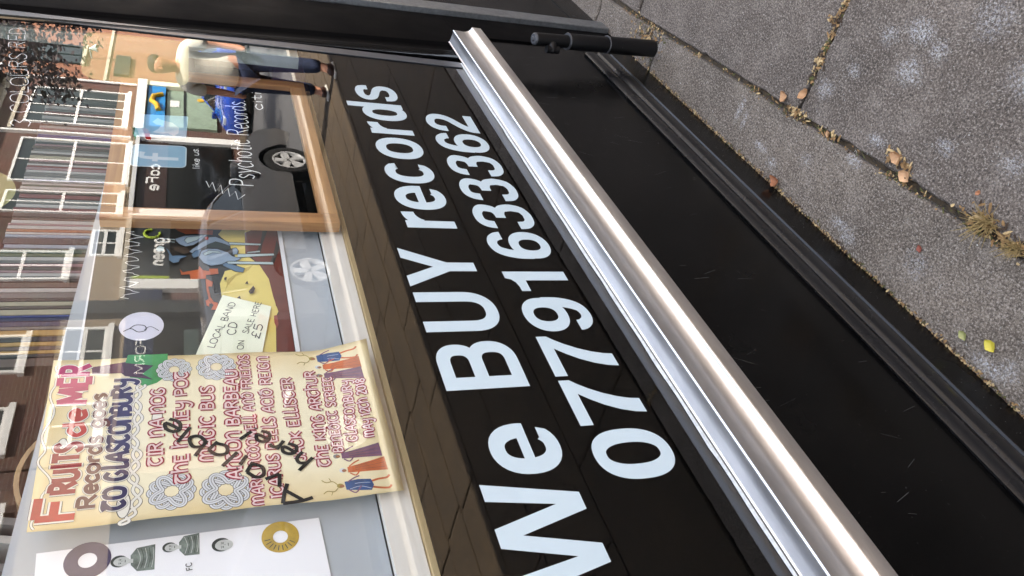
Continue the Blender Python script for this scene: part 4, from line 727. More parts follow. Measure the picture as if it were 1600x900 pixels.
a = Art(.0092, -.0001); a.dot((cx, cz), .033, mat('sticker_white', 'cfd0dc', .4, var=.04), 1, 40, ry=.0305); hang(a.build('disc'), os_)
a = Art(.0090, -.0001); a.stroke(smooth_path([(cx - .012, cz + .024), (cx - .006, cz + .014), (cx - .014, cz + .004), (cx - .01, cz - .006), (cx + .0, cz - .004), (cx + .002, cz + .008), (cx - .006, cz + .016)], 6), .0014, ink, 2); a.stroke(smooth_path([(cx - .01, cz - .004), (cx - .002, cz - .012), (cx - .012, cz - .024)], 6), .001, ink, 3); hang(a.build('leaf_drawing'), os_)
yf = film_mat('film_yellow', 'cfcc86', .42)
a = Art(.0092, -.0001); a.poly(rounded([(1.398, 1.5165), (1.690, 1.5165), (1.690, 1.76), (1.398, 1.74)], .05, 8), yf, 1); tag(a.build('yellow_film_sheet'), 'translucent yellow sheet stuck on the glass beside the window post', 'sheet')
# back of the yellow sheet at the far left is a second, rounded one
a = Art(.0092, -.0001); a.dot((.90, 1.87), .082, yf, 1, 48, ry=.075); tag(a.build('yellow_film_disc'), 'translucent yellow disc stuck high on the window glass', 'sticker')
lil = film_mat('film_lilac', '46324e', .8)
a = Art(.1175, -.0001); a.poly([(1.695, 1.215), (1.80, 1.215), (1.80, 1.31), (1.695, 1.31)], lil, 1)
g = MB(); g.box((1.693, .05, 1.2048), (1.9, .12, 1.30), bev=.01); tag(g.build('folded_cloth', mat('cloth_purple', '2f1f38', .9, var=.2, scale=30)), 'dark purple folded cloth in the corner of the window by the post', 'cloth')

# records in the rack behind the board
cols = {'white': '9e9c97', 'cream': '979077', 'pale blue': '778792', 'navy blue': '1d2747', 'royal blue': '2b3a71', 'yellow': '977837', 'dusty pink': '846767', 'red': '67241d', 'brown': '433024', 'black': '0f0f0f', 'grey': '595753', 'olive': '50502c', 'green': '2b4335', 'orange': '84502b'}
def sleeve(x, th, colr, nx, y=.2, lean=0, label=None):
    mt = mat('sleeve_' + colr.replace(' ', '_'), cols[colr], .5, var=.12, scale=25)
    g = MB(); g.box((0, 0, 0), (th * .86, .315, .315), bev=min(.0006, th * .2)); o = g.build('record_sleeve', mt); o.location = (x, y, 1.54 + random.uniform(-.003, .002)); o.rotation_euler = (0, R(lean), 0)
    return tag(o, label, 'record', 'record sleeves standing in the rack')
seq = []
x = .66; order = ['brown', 'black', 'yellow', 'brown', 'yellow', 'black', 'yellow', 'grey', 'navy blue', 'navy blue', 'royal blue', 'cream', 'brown', 'cream', 'black', 'grey', 'white', 'brown', 'black', 'grey', 'white', 'dusty pink', 'brown', 'dusty pink', 'grey', 'white', 'olive', 'green', 'pale blue', 'black', 'pale blue', 'white', 'orange', 'white', 'dusty pink', 'white', 'brown', 'black', 'red', 'white', 'grey', 'red', 'brown', 'white', 'green', 'white', 'black', 'royal blue', 'white', 'grey', 'white', 'dusty pink', 'red', 'white', 'brown', 'dusty pink', 'cream', 'brown', 'white', 'grey', 'brown', 'dusty pink', 'black', 'white', 'cream', 'white', 'royal blue', 'royal blue', 'brown', 'dusty pink', 'white', 'black', 'grey', 'white', 'brown', 'red', 'grey', 'white', 'brown', 'black']
prev = 'the near gap'; cnt = {}
for i, c in enumerate(order):
    th = random.choice([.006, .008, .0105, .013, .017]) * (1.35 if c in ('brown', 'black', 'grey') else 1)
    nxt = order[i + 1] if i + 1 < len(order) else 'cream'
    seq.append((x, th, c)); x += th + .0006
    if x > 1.95: break
RD = []
for i, (x, th, c) in enumerate(seq):
    a1 = seq[i - 1][2] if i else 'hoop'; a2 = seq[i + 1][2] if i + 1 < len(seq) else 'last'
    w_ = 'thin' if th < .009 else ('thick' if th > .015 else 'medium')
    RD.append([x, th, c, f'{w_} {c} record sleeve between {a1} and {a2} ones'])
seen = {}
for r_ in RD: seen.setdefault(r_[3], []).append(r_)
for l_, rs_ in seen.items():
    if len(rs_) > 1:
        for k, r_ in enumerate(rs_):
            pos = (r_[0] - .66) / 1.1; where = 'near the hoop' if pos < .25 else 'above the horse poster' if pos < .42 else 'behind the yellow disc' if pos < .6 else 'over the blackboard' if pos < .85 else 'near the post'
            r_[3] = l_ + ', ' + where
for l_ in {r_[3] for r_ in RD}:
    same_ = [k for k, r_ in enumerate(RD) if r_[3] == l_]
    if len(same_) > 1:
        for k in same_:
            c0 = RD[k - 2][2] if k > 1 else 'hoop'; w_ = l_.split()[0]
            RD[k][3] = f"{w_} {RD[k][2]} record sleeve following {c0} and {RD[k - 1][2]} ones" + (', ' + l_.split(', ')[1] if ', ' in l_ else '')
lab2 = {}
for x, th, c, l_ in RD:
    lab2[l_] = lab2.get(l_, 0) + 1
for x, th, c, l_ in RD:
    if x > .64: sleeve(x, th, c, 0, label=l_)
rk = wood('rack_wood', '4a3626', '604632'); rack = empty('record_rack', (1.2, .19, 1.5), 'dark wooden rack holding the row of record sleeves', 'rack')
g = MB(); g.box((.62, .19, 1.50), (2.1, .56, 1.535)); part(g, 'base_board', rk, rack)
g = MB(); g.box((.62, .53, 1.536), (2.1, .55, 1.95)); part(g, 'back_board', rk, rack)
for xa in (.62, 2.0): g = MB(); g.box((xa, .2, .26), (xa + .04, .5, 1.499)); part(g, 'leg_panel', rk, rack)
# leaning grey sleeves and a brown one at the near end, and the wooden hoop
for i, (x, c, ln, l_) in enumerate([(.05, 'brown', 8, 'reddish brown sleeve leaning at the near end of the window'), (.10, 'grey', 10, 'worn grey sleeve leaning next to the reddish brown one'), (.30, 'grey', 14, 'worn grey sleeve leaning nearest the wooden hoop'), (.27, 'white', 14, 'off white sleeve leaning between two worn grey sleeves'), (.23, 'grey', 13, 'worn grey sleeve leaning just below the off white one'), (.18, 'black', 12, 'black sleeve leaning among the worn grey sleeves')]):
    mt = mat('sleeve_worn_' + c, {'brown': '5a2c1e', 'grey': '6b6660', 'white': 'a9a49a', 'black': '2a2624'}[c], .6, var=.25, scale=18)
    g = MB(); g.box((0, 0, 0), (.012, .3, .34), bev=.001); o = g.build('record_sleeve', mt); o.location = (x, .21, 1.555); o.rotation_euler = (0, R(ln), 0); tag(o, l_, 'record', 'record sleeves leaning at the near end')
g = MB(); g.box((-.4, .19, 1.50), (.615, .56, 1.535)); tag(g.build('side_shelf', rk), 'dark wooden shelf under the leaning sleeves', 'shelf')
g = MB(); P = []
for i in range(48):
    t_ = i / 48 * 6.2832
    for rr, yy in ((.125, 0), (.125, .05), (.118, .05), (.118, 0)): P.append((.43 + rr * math.cos(t_), .205 + yy, 1.628 + rr * math.sin(t_)))
g.add(P, [(i * 4 + j, i * 4 + (j + 1) % 4, ((i + 1) % 48) * 4 + (j + 1) % 4, ((i + 1) % 48) * 4 + j) for i in range(48) for j in range(4)])
tag(g.build('wooden_hoop', wood('hoop_wood', '927650', 'a98d62')), 'pale wooden hoop rim standing behind the corner of the concert poster', 'hoop')

# ------------------------------------------------------------------ capped black pipe at the foot of the post
pp = black_paint('pipe_black', '0c0c0d', .42, 1.2); pr_ = mat('pipe_ring', '4a4a4b', .45, .5, var=.2)
pe = empty('capped_pipe', (1.87, -.085, 0), 'short black capped iron pipe with grey rings standing at the post', 'pipe')
A = Vector((1.885, -.078, -.01)); B = Vector((1.80, -.084, .50))
q = lambda t_: A.lerp(B, t_)
g = MB(); g.tube([q(0), q(.43)], [.029, .0285], 28); g.tube([q(.43), q(.735), q(.74)], [.0265, .026, .025], 28); g.tube([q(.745), q(.975), q(.985)], [.0205, .020, .019], 28); part(g, 'pipe_body', pp, pe, 40)
g = MB(); g.tube([q(.985), q(.992), q(1.0)], [.0195, .019, .015], 28); g.tube([q(1.0), q(1.008)], [.008, .006], 16); part(g, 'cap', mat('cap_grey', '3a3b3d', .5, var=.3, scale=50), pe, 40)
for t_, r_ in ((.43, .0298), (.742, .0272)):
    g = MB(); g.tube([q(t_ - .004), q(t_), q(t_ + .004)], [r_, r_ + .001, r_], 28); part(g, 'ring', pr_, pe, 40)
g = MB(); g.tube([(1.80, -.078, .43), (1.784, -.068, .434), (1.779, -.058, .434), (1.778, -.052, .434)], [.012, .017, .015, .008], 16); g.tube([(1.778, -.064, .456), (1.781, -.064, .412)], .0125, 12); part(g, 'wall_bracket', pp, pe, 50)
# ------------------------------------------------------------------ the other side of the street (seen in the window glass)
brk = brick('terrace_brick', '5a3a31', '6a473b', '857a6e'); terra = mat('terracotta_render', '8a5d46', .9, var=.12, scale=5); taupe = mat('taupe_render', '8f7f6a', .9, var=.08, scale=3)
wf = mat('window_white', 'e6e4de', .5); dkg = mat('window_dark_glass', '2a3230', .05, var=.3, scale=2); grn_f = mat('window_green_frame', '1d2f2b', .5); stone = mat('stone_band', 'b5ab98', .8, var=.15)
roofm = mat('roof_slate', '45444a', .8, var=.2, scale=6); gut = mat('gutter_white', 'cfcfcc', .5)
YF = -12.05
def sash(root, x0, x1, z0, z1, fm=wf, cols_=2, y=YF, name='window'):
    g = MB(); t = .07; d = .06
    g.box((x0, y - .02, z0), (x0 + t, y + d, z1)); g.box((x1 - t, y - .02, z0), (x1, y + d, z1)); g.box((x0 + t + .001, y - .02, z0), (x1 - t - .001, y + d, z0 + t)); g.box((x0 + t + .001, y - .02, z1 - t), (x1 - t - .001, y + d, z1))
    zm = (z0 + z1) / 2; g.box((x0 + t + .001, y - .01, zm - .04), (x1 - t - .001, y + d - .01, zm + .04))
    for i in range(1, cols_):
        xm = x0 + (x1 - x0) * i / cols_; g.box((xm - .025, y - .012, z0 + t + .001), (xm + .025, y + d - .02, zm - .041)); g.box((xm - .025, y - .012, zm + .041), (xm + .025, y + d - .02, z1 - t - .001))
    f = part(g, name, fm, root); g = MB(); g.box((x0 + .03, y + .0, z0 + .03), (x1 - .03, y + .02, z1 - .03)); p_ = g.build('pane', dkg); p_.parent = f
    g = MB(); g.box((x0 - .08, y + .001, z0 - .12), (x1 + .08, y + .1, z0 - .001)); s_ = g.build('sill', wf if fm is wf else stone); s_.parent = f
    return f
def front(label, x0, x1, z1, wallm, lower=None, zl=3.9):
    root = empty('terrace_building', ((x0 + x1) / 2, YF, 0), label, 'building')
    g = MB(); g.box((x0, YF - 8, -.01), (x1, YF, z1)); part(g, 'wall', wallm, root)
    if lower:
        g = MB(); g.box((x0 + .002, YF - .3, 2.9), (x1 - .002, YF + .012, zl)); part(g, 'render_band', lower, root)
    g = MB(); g.add([(x0, YF + .3, z1), (x1, YF + .3, z1), (x1, YF - 4, z1 + 2.6), (x0, YF - 4, z1 + 2.6), (x0, YF - 8.2, z1), (x1, YF - 8.2, z1)], [(0, 1, 2, 3), (3, 2, 5, 4), (0, 3, 4), (1, 5, 2), (0, 4, 5, 1)])
    part(g, 'roof', roofm, root)
    g = MB(); g.tube([(x0, YF + .34, z1 - .02), (x1, YF + .34, z1 - .02)], .06, 10); part(g, 'gutter', gut, root)
    g = MB(); g.box((x0 + .01, YF, z1 - .35), (x1 - .01, YF + .03, z1 - .1)); part(g, 'cornice', stone, root)
    return root
def boxp(root, name, mt, a, b): g = MB(); g.box(a, b); return part(g, name, mt, root)
def sign_text(root, t_, x0, x1, z, h, mt, y=YF + .105, wd=.2):
    a = Art(0, -.0004); write(a, t_, (0, 0), (x1 - x0, 0), h, [(wd, mt)], lift=2)
    for v in a.mb.v: v.x, v.y = x1 - v.x, y - v.y     # faces the street: reads left to right for someone on this side
    o = a.build('sign_lettering'); hang(o, root); return o
# far right: terracotta building with dark green sash
b1 = front('terracotta rendered building with dark green sash windows and a wall lamp', 28.05, 37, 8.2, terra)
sash(b1, 29.3, 30.9, 5.2, 7.0, grn_f); sash(b1, 33, 34.6, 5.2, 7.0, grn_f)
g = MB(); g.tube([(30.0, YF, 4.9), (30.0, YF + .35, 4.95), (30.0, YF + .4, 4.7)], [.03, .03, .16], 10); part(g, 'wall_lamp', mat('lamp_metal', '8b9a9a', .4), b1)
boxp(b1, 'black_sign', mat('sign_black', '141516', .4), (28.6, YF + .001, 3.6), (30.3, YF + .1, 4.1))
boxp(b1, 'stone_course', stone, (28.06, YF + .001, 4.3), (36.9, YF + .05, 4.4))
# brick terrace with white sashes over a shop
b2 = front('red brick terrace with wide white sash windows above a blue fascia shop', 24.05, 28.0, 7.4, brk)
sash(b2, 24.5, 27.1, 3.55, 6.35, wf, 4)
boxp(b2, 'string_course', stone, (24.06, YF + .002, 6.6), (27.99, YF + .05, 6.7))
g = MB(); g.tube([(27.85, YF + .07, 3.3), (27.85, YF + .07, 7.3)], .05, 8); part(g, 'drain_pipe', wf, b2)
boxp(b2, 'shop_surround', wf, (24.1, YF, 2.95), (27.95, YF + .3, 3.25)); boxp(b2, 'fascia', mat('fascia_blue', '2f86c4', .4), (24.5, YF + .001, 2.35), (27.8, YF + .2, 2.9))
g = MB(); g.tube(smooth_path([(26.9, 2.5), (26.5, 2.8), (26.0, 2.75), (25.9, 2.5)], 5) and [(26.9, YF + .24, 2.45), (26.7, YF + .24, 2.72), (26.3, YF + .24, 2.78), (26.0, YF + .24, 2.6), (25.6, YF + .24, 2.55)], .09, 8); part(g, 'yellow_swoosh', mat('sign_yellow', 'd9a92c', .4), b2)
boxp(b2, 'shop_window', mat('shop_glass_green', '8fa08c', .2, var=.15), (24.7, YF + .001, .7), (27.6, YF + .1, 2.3)); boxp(b2, 'awning_edge', mat('awning_cream', 'e8e2c8', .6), (27.62, YF + .001, .3), (27.95, YF + .25, 2.94))
boxp(b2, 'window_bar', mat('sign_black', '141516', .4), (24.7, YF + .11, 1.7), (27.6, YF + .13, 1.76))
g = MB(); g.box((26.2, YF + .11, 1.9), (26.7, YF + .12, 2.2)); part(g, 'poster', wf, b2); g = MB(); g.tube([(26.9, YF + .11, 1.2), (26.9, YF + .13, 1.2)], .12, 14); part(g, 'yellow_roundel', MATS['sign_yellow'], b2)
# cafe
b3 = front('brick terrace house over the dark brown cafe with white pilasters', 19.2, 24.0, 7.35, brk, taupe, 3.6)
sash(b3, 21.0, 23.5, 3.35, 6.25, wf, 2); sash(b3, 19.4, 20.5, 3.4, 6.2, wf, 2)
boxp(b3, 'drain_pipe', wf, (23.8, YF + .001, 3.3), (23.9, YF + .1, 7.2))
brn = mat('cafe_brown', '3a2a24', .45, var=.1)
boxp(b3, 'cafe_fascia', brn, (19.6, YF + .001, 2.2), (23.6, YF + .1, 3.0)); boxp(b3, 'cafe_window', mat('cafe_glass', '161819', .08), (19.6, YF + .001, .3), (23.6, YF + .06, 2.19))
boxp(b3, 'pilaster', wf, (23.62, YF + .001, .0), (23.98, YF + .15, 3.1)); boxp(b3, 'pilaster', wf, (19.22, YF + .001, .0), (19.58, YF + .15, 3.1)); boxp(b3, 'shop_cornice', gut, (19.3, YF + .001, 3.02), (23.9, YF + .25, 3.14))
sign_text(b3, 'cafe', 20.6, 22.2, 2.4, .32, wf)
for o in list(C.objects)[-1:]: o.location.z = 2.42
# green-lettered shop
b4 = front('brick terrace house over a charcoal shop front with a lime sign', 15.45, 19.15, 7.3, brk, taupe, 4.0)
sash(b4, 17.4, 18.6, 3.3, 3.95, wf, 2); sash(b4, 16.4, 17.6, 4.4, 6.3, wf, 2)
ch = mat('fascia_charcoal', '2c3030', .5); boxp(b4, 'fascia', ch, (16.3, YF + .001, 2.05), (19.1, YF + .1, 2.95)); boxp(b4, 'shop_window', mat('shop_glass_black', '0c0d0e', .06), (16.3, YF + .001, .3), (19.1, YF + .06, 2.04))
limem = mat('lime_green', 'a2b83a', .5); boxp(b4, 'lime_edge', limem, (16.35, YF + .101, 2.05), (16.45, YF + .12, 2.95)); boxp(b4, 'pilaster', wf, (15.9, YF + .001, 0), (16.29, YF + .15, 3.0))
boxp(b4, 'navy_panel', mat('fascia_navy', '1f2a44', .5), (15.46, YF + .001, 2.2), (15.89, YF + .12, 3.0)); boxp(b4, 'stone_top', stone, (15.46, YF + .001, 3.02), (19.1, YF + .2, 3.14))
sign_text(b4, 'green', 16.9, 18.2, 2.2, .34, wf)
for o in list(C.objects)[-1:]: o.location.z = 2.2
g = MB(); pts = [(18.35 + .2 * math.cos(t_ * .5), YF + .13, 2.5 + .2 * math.sin(t_ * .5)) for t_ in range(11)]; g.tube(pts, .035, 6); part(g, 'lime_swirl', limem, b4)
# navy shop
b5 = front('brick terrace house over a navy fascia shop with grey panelled door', 10.6, 15.4, 7.3, brk, taupe, 4.3)
sash(b5, 13.0, 14.6, 3.3, 4.2, wf, 2); sash(b5, 11.0, 12.2, 3.3, 4.2, wf, 2); sash(b5, 13.2, 14.4, 4.9, 6.6, wf, 2); sash(b5, 11.0, 12.2, 4.9, 6.6, wf, 2)
nav = mat('fascia_navy', '1f2a44', .5); boxp(b5, 'fascia', nav, (10.8, YF + .001, 2.35), (14.9, YF + .1, 2.95)); boxp(b5, 'shop_window', MATS['shop_glass_black'], (10.8, YF + .001, .3), (14.9, YF + .06, 2.34)); boxp(b5, 'dark_pier', ch, (14.92, YF + .001, 0), (15.38, YF + .2, 7.2))
boxp(b5, 'display_case', mat('case_green', '47544f', .4), (12.9, YF + .061, .9), (14.4, YF + .1, 1.7))
sign_text(b5, 'FORM', 12.9, 14.1, 2.5, .2, wf, wd=.13)
for o in list(C.objects)[-1:]: o.location.z = 2.5
b6 = front('plain brick terrace nearest the camera with black shop front', 2.0, 10.55, 7.3, brk, taupe, 4.3)
for x in (3, 5.6, 8.4): sash(b6, x, x + 1.3, 4.7, 6.5, wf, 2)
boxp(b6, 'shop_window', MATS['shop_glass_black'], (2.4, YF + .001, .3), (10.2, YF + .06, 2.9))
b7 = front('long brick terrace standing left of the camera', -16, 1.95, 7.3, brk)
for x in (-13, -10, -7, -4, -1): sash(b7, x, x + 1.3, 4.7, 6.5, wf, 2); sash(b7, x, x + 1.3, .9, 2.9, wf, 2)
b8 = front('pale rendered building closing the far end of the street', 37.05, 50, 8.6, taupe)
for x in (38, 41, 44): sash(b8, x, x + 1.3, 4.7, 6.5, wf, 2)
# flag by the cafe
fl = empty('tricolour_flag', (23.7, YF + .3, 3.0), 'small green, white and red flag above the cafe pilaster', 'flag')
g = MB(); g.tube([(23.7, YF, 2.9), (23.7, YF + .5, 3.3)], .015, 6); part(g, 'pole', gut, fl)
for k, (hx, n_) in enumerate((('2c7a4c', 'green_stripe'), ('e6e4de', 'white_stripe'), ('b02a2c', 'red_stripe'))):
    g = MB(); V = []; F = []
    for j in range(7):
        for i in range(2): V.append((23.7 + .04 * math.sin(j * .9), YF + .5 - .1 * j * .7, 3.28 - .16 * (k + i) - .02 * j))
    F = [(j * 2, j * 2 + 1, j * 2 + 3, j * 2 + 2) for j in range(6)]; g.add(V, F); part(g, n_, mat('flag_' + n_, hx, .8), fl)

# ------------------------------------------------------------------ cars
tyre = mat('tyre', '141414', .8); arch = mat('wheel_arch', '050505', .9); rimm = mat('alloy', 'c4c4c4', .35, .25); rimd = mat('alloy_dark', '2a2a2b', .35, .8); cgl = mat('car_glass', '101413', .04, coat=1); trim = mat('car_trim', '0a0a0a', .4); hl = mat('headlight_glass', 'd9dde0', .1); tl = mat('tail_light', '7a1010', .2)
def disc_ring(g, c, r0, r1, y0, y1, n=28, k=0):
    V = []
    for i in range(n):
        a = 6.2832 * i / n
        for r, y in ((r0, y0), (r1, y0), (r1, y1), (r0, y1)): V.append((c[0] + r * math.cos(a), y, c[1] + r * math.sin(a)))
    g.add(V, [(i * 4 + j, i * 4 + (j + 1) % 4, ((i + 1) % n) * 4 + (j + 1) % 4, ((i + 1) % n) * 4 + j) for i in range(n) for j in range(4)], k)
SUV = dict(L=4.4, H=1.56, w=.92, ax=(.86, 3.5), r=.35, top=[(0, .62), (.03, .86), (.12, 1.02), (.30, 1.36), (.55, 1.49), (1.3, 1.56), (2.0, 1.54), (2.55, 1.44), (3.15, 1.06), (3.85, .95), (4.25, .80), (4.38, .62), (4.4, .42)], belt=1.03,
           win=[[(.52, 1.06), (.60, 1.38), (1.28, 1.46), (1.32, 1.05)], [(1.38, 1.05), (1.38, 1.46), (2.0, 1.45), (2.10, 1.04)], [(2.16, 1.04), (2.08, 1.45), (2.5, 1.37), (2.98, 1.04)]])
HAT = dict(L=4.0, H=1.44, w=.86, ax=(.72, 3.2), r=.31, top=[(0, .55), (.03, .8), (.12, .96), (.38, 1.3), (.65, 1.4), (1.3, 1.44), (1.9, 1.42), (2.4, 1.3), (3.0, .96), (3.55, .84), (3.88, .7), (3.98, .52), (4.0, .36)], belt=.94,
           win=[[(.60, .96), (.68, 1.27), (1.25, 1.35), (1.3, .95)], [(1.36, .95), (1.34, 1.35), (2.0, 1.34), (2.3, 1.25), (2.8, .95)]])
def car(label, x0, yc, face, K, paint, dark_rim=False, cat='car'):
    root = empty('parked_car', (x0 + K['L'] / 2, yc, -.12), label, cat, 'cars parked along the kerb'); z0 = -.12
    fx = lambda s: x0 + s if face > 0 else x0 + K['L'] - s
    r = K['r']; ar = r + .06
    bot = [(K['L'] - .08, .26)]
    for c in (K['ax'][1], K['ax'][0]):
        for i in range(0, 13): a = math.pi * i / 12; bot.append((c + ar * math.cos(a), max(.24, r + ar * math.sin(a) * 1.02)))
    bot.append((.06, .28)); topP = smooth_path(K['top'], 3); prof = topP + bot
    def half(z):
        if z <= K['belt']: return K['w'] * (1 - .05 * ((z - .65) / .45) ** 2)
        return K['w'] * .95 - (z - K['belt']) * .40
    n = len(prof); cx, cz = K['L'] / 2, .75; g = MB(); rings = []
    for sgn in (-1, 1):
        inner, outer = [], []
        for (s_, z) in prof:
            dx, dz = cx - s_, cz - z; l_ = math.hypot(dx, dz); k = .05 if z > .5 else .0
            inner.append((fx(s_ + dx / l_ * k), yc + sgn * half(z), z0 + z + dz / l_ * k)); outer.append((fx(s_), yc + sgn * (half(z) - (.06 if z > .5 else .02)), z0 + z))
        rings.append((inner, outer))
    V = rings[0][0] + rings[0][1] + rings[1][1] + rings[1][0]
    F = []
    for b_ in (0, 1, 2): F += [(b_ * n + i, b_ * n + (i + 1) % n, (b_ + 1) * n + (i + 1) % n, (b_ + 1) * n + i) for i in range(n)]
    tri = tessellate_polygon([[Vector((s_, z, 0)) for s_, z in prof]]); F += [tuple(t3) for t3 in tri] + [tuple(3 * n + i for i in t3)[::-1] for t3 in tri]
    g.add(V, F); part(g, 'body', paint, root, 32)
    for W in K['win']:
        for sgn in (-1, 1):
            g = MB(); V = [(fx(s_), yc + sgn * (half(z) + .004), z0 + z) for s_, z in W] + [(fx(s_), yc + sgn * (half(z) - .02), z0 + z) for s_, z in W]; m_ = len(W)
            g.add(V, [tuple(range(m_)), tuple(range(m_, 2 * m_))] + [(i, (i + 1) % m_, (i + 1) % m_ + m_, i + m_) for i in range(m_)]); part(g, 'side_window', cgl, root)
    for sgn in (-1, 1):
        g = MB(); top_ = [q for W in K['win'] for q in W[1:3]]; top_ = [K['win'][0][0]] + top_ + [K['win'][-1][-1]]; g.tube([(fx(s_), yc + sgn * (half(z) + .006), z0 + z + .012) for s_, z in top_], .010, 6); part(g, 'window_trim', mat('chrome', 'c8c8c8', .15, 1), root)
    def screen(a, b, name):
        (s1, z1), (s2, z2) = a, b; dx, dz = s2 - s1, z2 - z1; l_ = math.hypot(dx, dz); nx, nz_ = -dz / l_ * .012, dx / l_ * .012
        if nz_ < 0: nx, nz_ = -nx, -nz_
        g = MB(); V = [(fx(s_ + nx), yc + sg * (half(z) - .12), z0 + z + nz_) for s_, z in (a, b) for sg in (-1, 1)]; g.add(V, [(0, 1, 3, 2)]); part(g, name, cgl, root)
    tp = K['top']; screen((tp[7][0] + .03, tp[7][1] - .02), (tp[8][0] - .06, tp[8][1] + .04), 'windscreen'); screen((tp[2][0] + .02, tp[2][1] + .05), (tp[3][0], tp[3][1] - .02), 'rear_window')
    for c in K['ax']:
        for sgn in (-1, 1):
            yo = yc + sgn * (K['w'] * .97); yi = yc + sgn * (K['w'] - .24)
            g = MB(); disc_ring(g, (fx(c), z0 + r), r * .66, r, yi, yo - sgn * .012); disc_ring(g, (fx(c), z0 + r), r * .68, r * .96, yo - sgn * .03, yo); wh = part(g, 'wheel', tyre, root, 40)
            g = MB(); disc_ring(g, (fx(c), z0 + r), r * .60, r * .67, yo - sgn * .06, yo - sgn * .004); ys = sorted((yo - sgn * .05, yo - sgn * .012))
            for q_ in range(5):
                a = 6.2832 * q_ / 5 + .3; ca, sa = math.cos(a), math.sin(a); P = []
                for rr, ww in ((r * .08, .035), (r * .62, .055)):
                    for s2 in (-1, 1): P.append((fx(c) + rr * ca - s2 * ww * sa, z0 + r + rr * sa + s2 * ww * ca))
                P = [P[0], P[1], P[3], P[2]]; V = [(x, ys[0], z) for x, z in P] + [(x, ys[1], z) for x, z in P]; g.add(V, [(0, 1, 2, 3), (7, 6, 5, 4), (0, 4, 5, 1), (1, 5, 6, 2), (2, 6, 7, 3), (3, 7, 4, 0)])
            rm = g.build('rim', rimm); rm.parent = wh
            g = MB(); g.tube([(fx(c), yo - sgn * .16, z0 + r), (fx(c), yo - sgn * .14, z0 + r)], r * .62, 24); bd = g.build('brake_disc', rimd); bd.parent = wh
    for sgn in (-1, 1):
        g = MB(); s_ = K['L'] - .16; g.box((min(fx(s_ - .28), fx(s_)), yc + sgn * (K['w'] - .30) - .13, z0 + .66), (max(fx(s_ - .28), fx(s_)), yc + sgn * (K['w'] - .30) + .24 * (1 if sgn > 0 else 1) - (.13 if sgn < 0 else 0), z0 + .80), bev=.03); part(g, 'headlight', hl, root, 40)
        g = MB(); g.box((min(fx(.02), fx(.14)), yc + sgn * (K['w'] - .16) - .1, z0 + .78), (max(fx(.02), fx(.14)), yc + sgn * (K['w'] - .16) + .1, z0 + .98), bev=.02); part(g, 'tail_light', tl, root, 40)
        g = MB(); sm = K['win'][-1][-1][0] - .12; g.box((min(fx(sm), fx(sm + .12)), yc + sgn * (K['w'] + .08) - .09, z0 + K['belt'] - .0), (max(fx(sm), fx(sm + .12)), yc + sgn * (K['w'] + .08) + .09, z0 + K['belt'] + .13), bev=.03); part(g, 'door_mirror', paint, root, 40)
    g = MB(); g.box((x0 + .3, yc - K['w'] * .8, z0 + .2), (x0 + K['L'] - .3, yc + K['w'] * .8, z0 + .6)); part(g, 'underbody', arch, root)
    return root
pb_ = mat('paint_black', '56575a', .15, coat=1); pb2 = mat('paint_charcoal', '26272a', .15, coat=1); pblu = mat('paint_blue', '1a3f9a', .2, coat=1); psil = mat('paint_silver', '9a9c9e', .3, .6, coat=1)
car('dark grey hatchback with five spoke wheels parked at the near kerb', 6.05, -5.52, 1, SUV, pb_)
car('charcoal hatchback added behind the dark grey one to darken the window reflection', 1.2, -5.50, 1, HAT, pb2)  # added car: its dark body keeps bright road out of the poster reflections
car('blue hatchback parked at the far kerb', 20.4, -9.0, -1, HAT, pblu)
car('silver hatchback parked at the far kerb beyond the blue one', 25.2, -9.05, -1, HAT, psil)

# ------------------------------------------------------------------ the person on the pavement
def skin(name, joints, edges, mt, sub_=2, parent=None):
    me = bpy.data.meshes.new(name); me.from_pydata([j[:3] for j in joints], edges, []); o = bpy.data.objects.new(name, me); C.objects.link(o); me.materials.append(mt)
    m1 = o.modifiers.new('skin', 'SKIN'); m1.use_smooth_shade = True
    for i, j in enumerate(joints):
        me.skin_vertices[0].data[i].radius = (j[3], j[4] if len(j) > 4 else j[3]); me.skin_vertices[0].data[i].use_root = (i == 0)
    m2 = o.modifiers.new('subsurf', 'SUBSURF'); m2.levels = sub_; m2.render_levels = sub_
    if parent: hang(o, parent)
    return o
px_, py_ = 8.20, -2.81
per = empty('person', (px_, py_, 0), 'person in a cream t-shirt and dark jeans walking along the sunlit pavement', 'person')
T = lambda x, y, z, *r_: (px_ + x * 1.05, py_ + y * 1.2, z * 1.08, *[q * 1.12 for q in r_])
skm = mat('skin_tone', 'b98468', .5); shirt = mat('shirt_cream', 'cfc9b8', .85, var=.06, scale=6, bump=.3, bscale=20); jean = mat('jeans_dark', '1d2740', .85, var=.3, scale=14, bump=.4, bscale=30); shoe = mat('shoe_brown', '3a221a', .5); sole = mat('shoe_sole', 'd0ccc4', .6); hair = mat('hair_brown', '2e2018', .7, var=.3, scale=60)
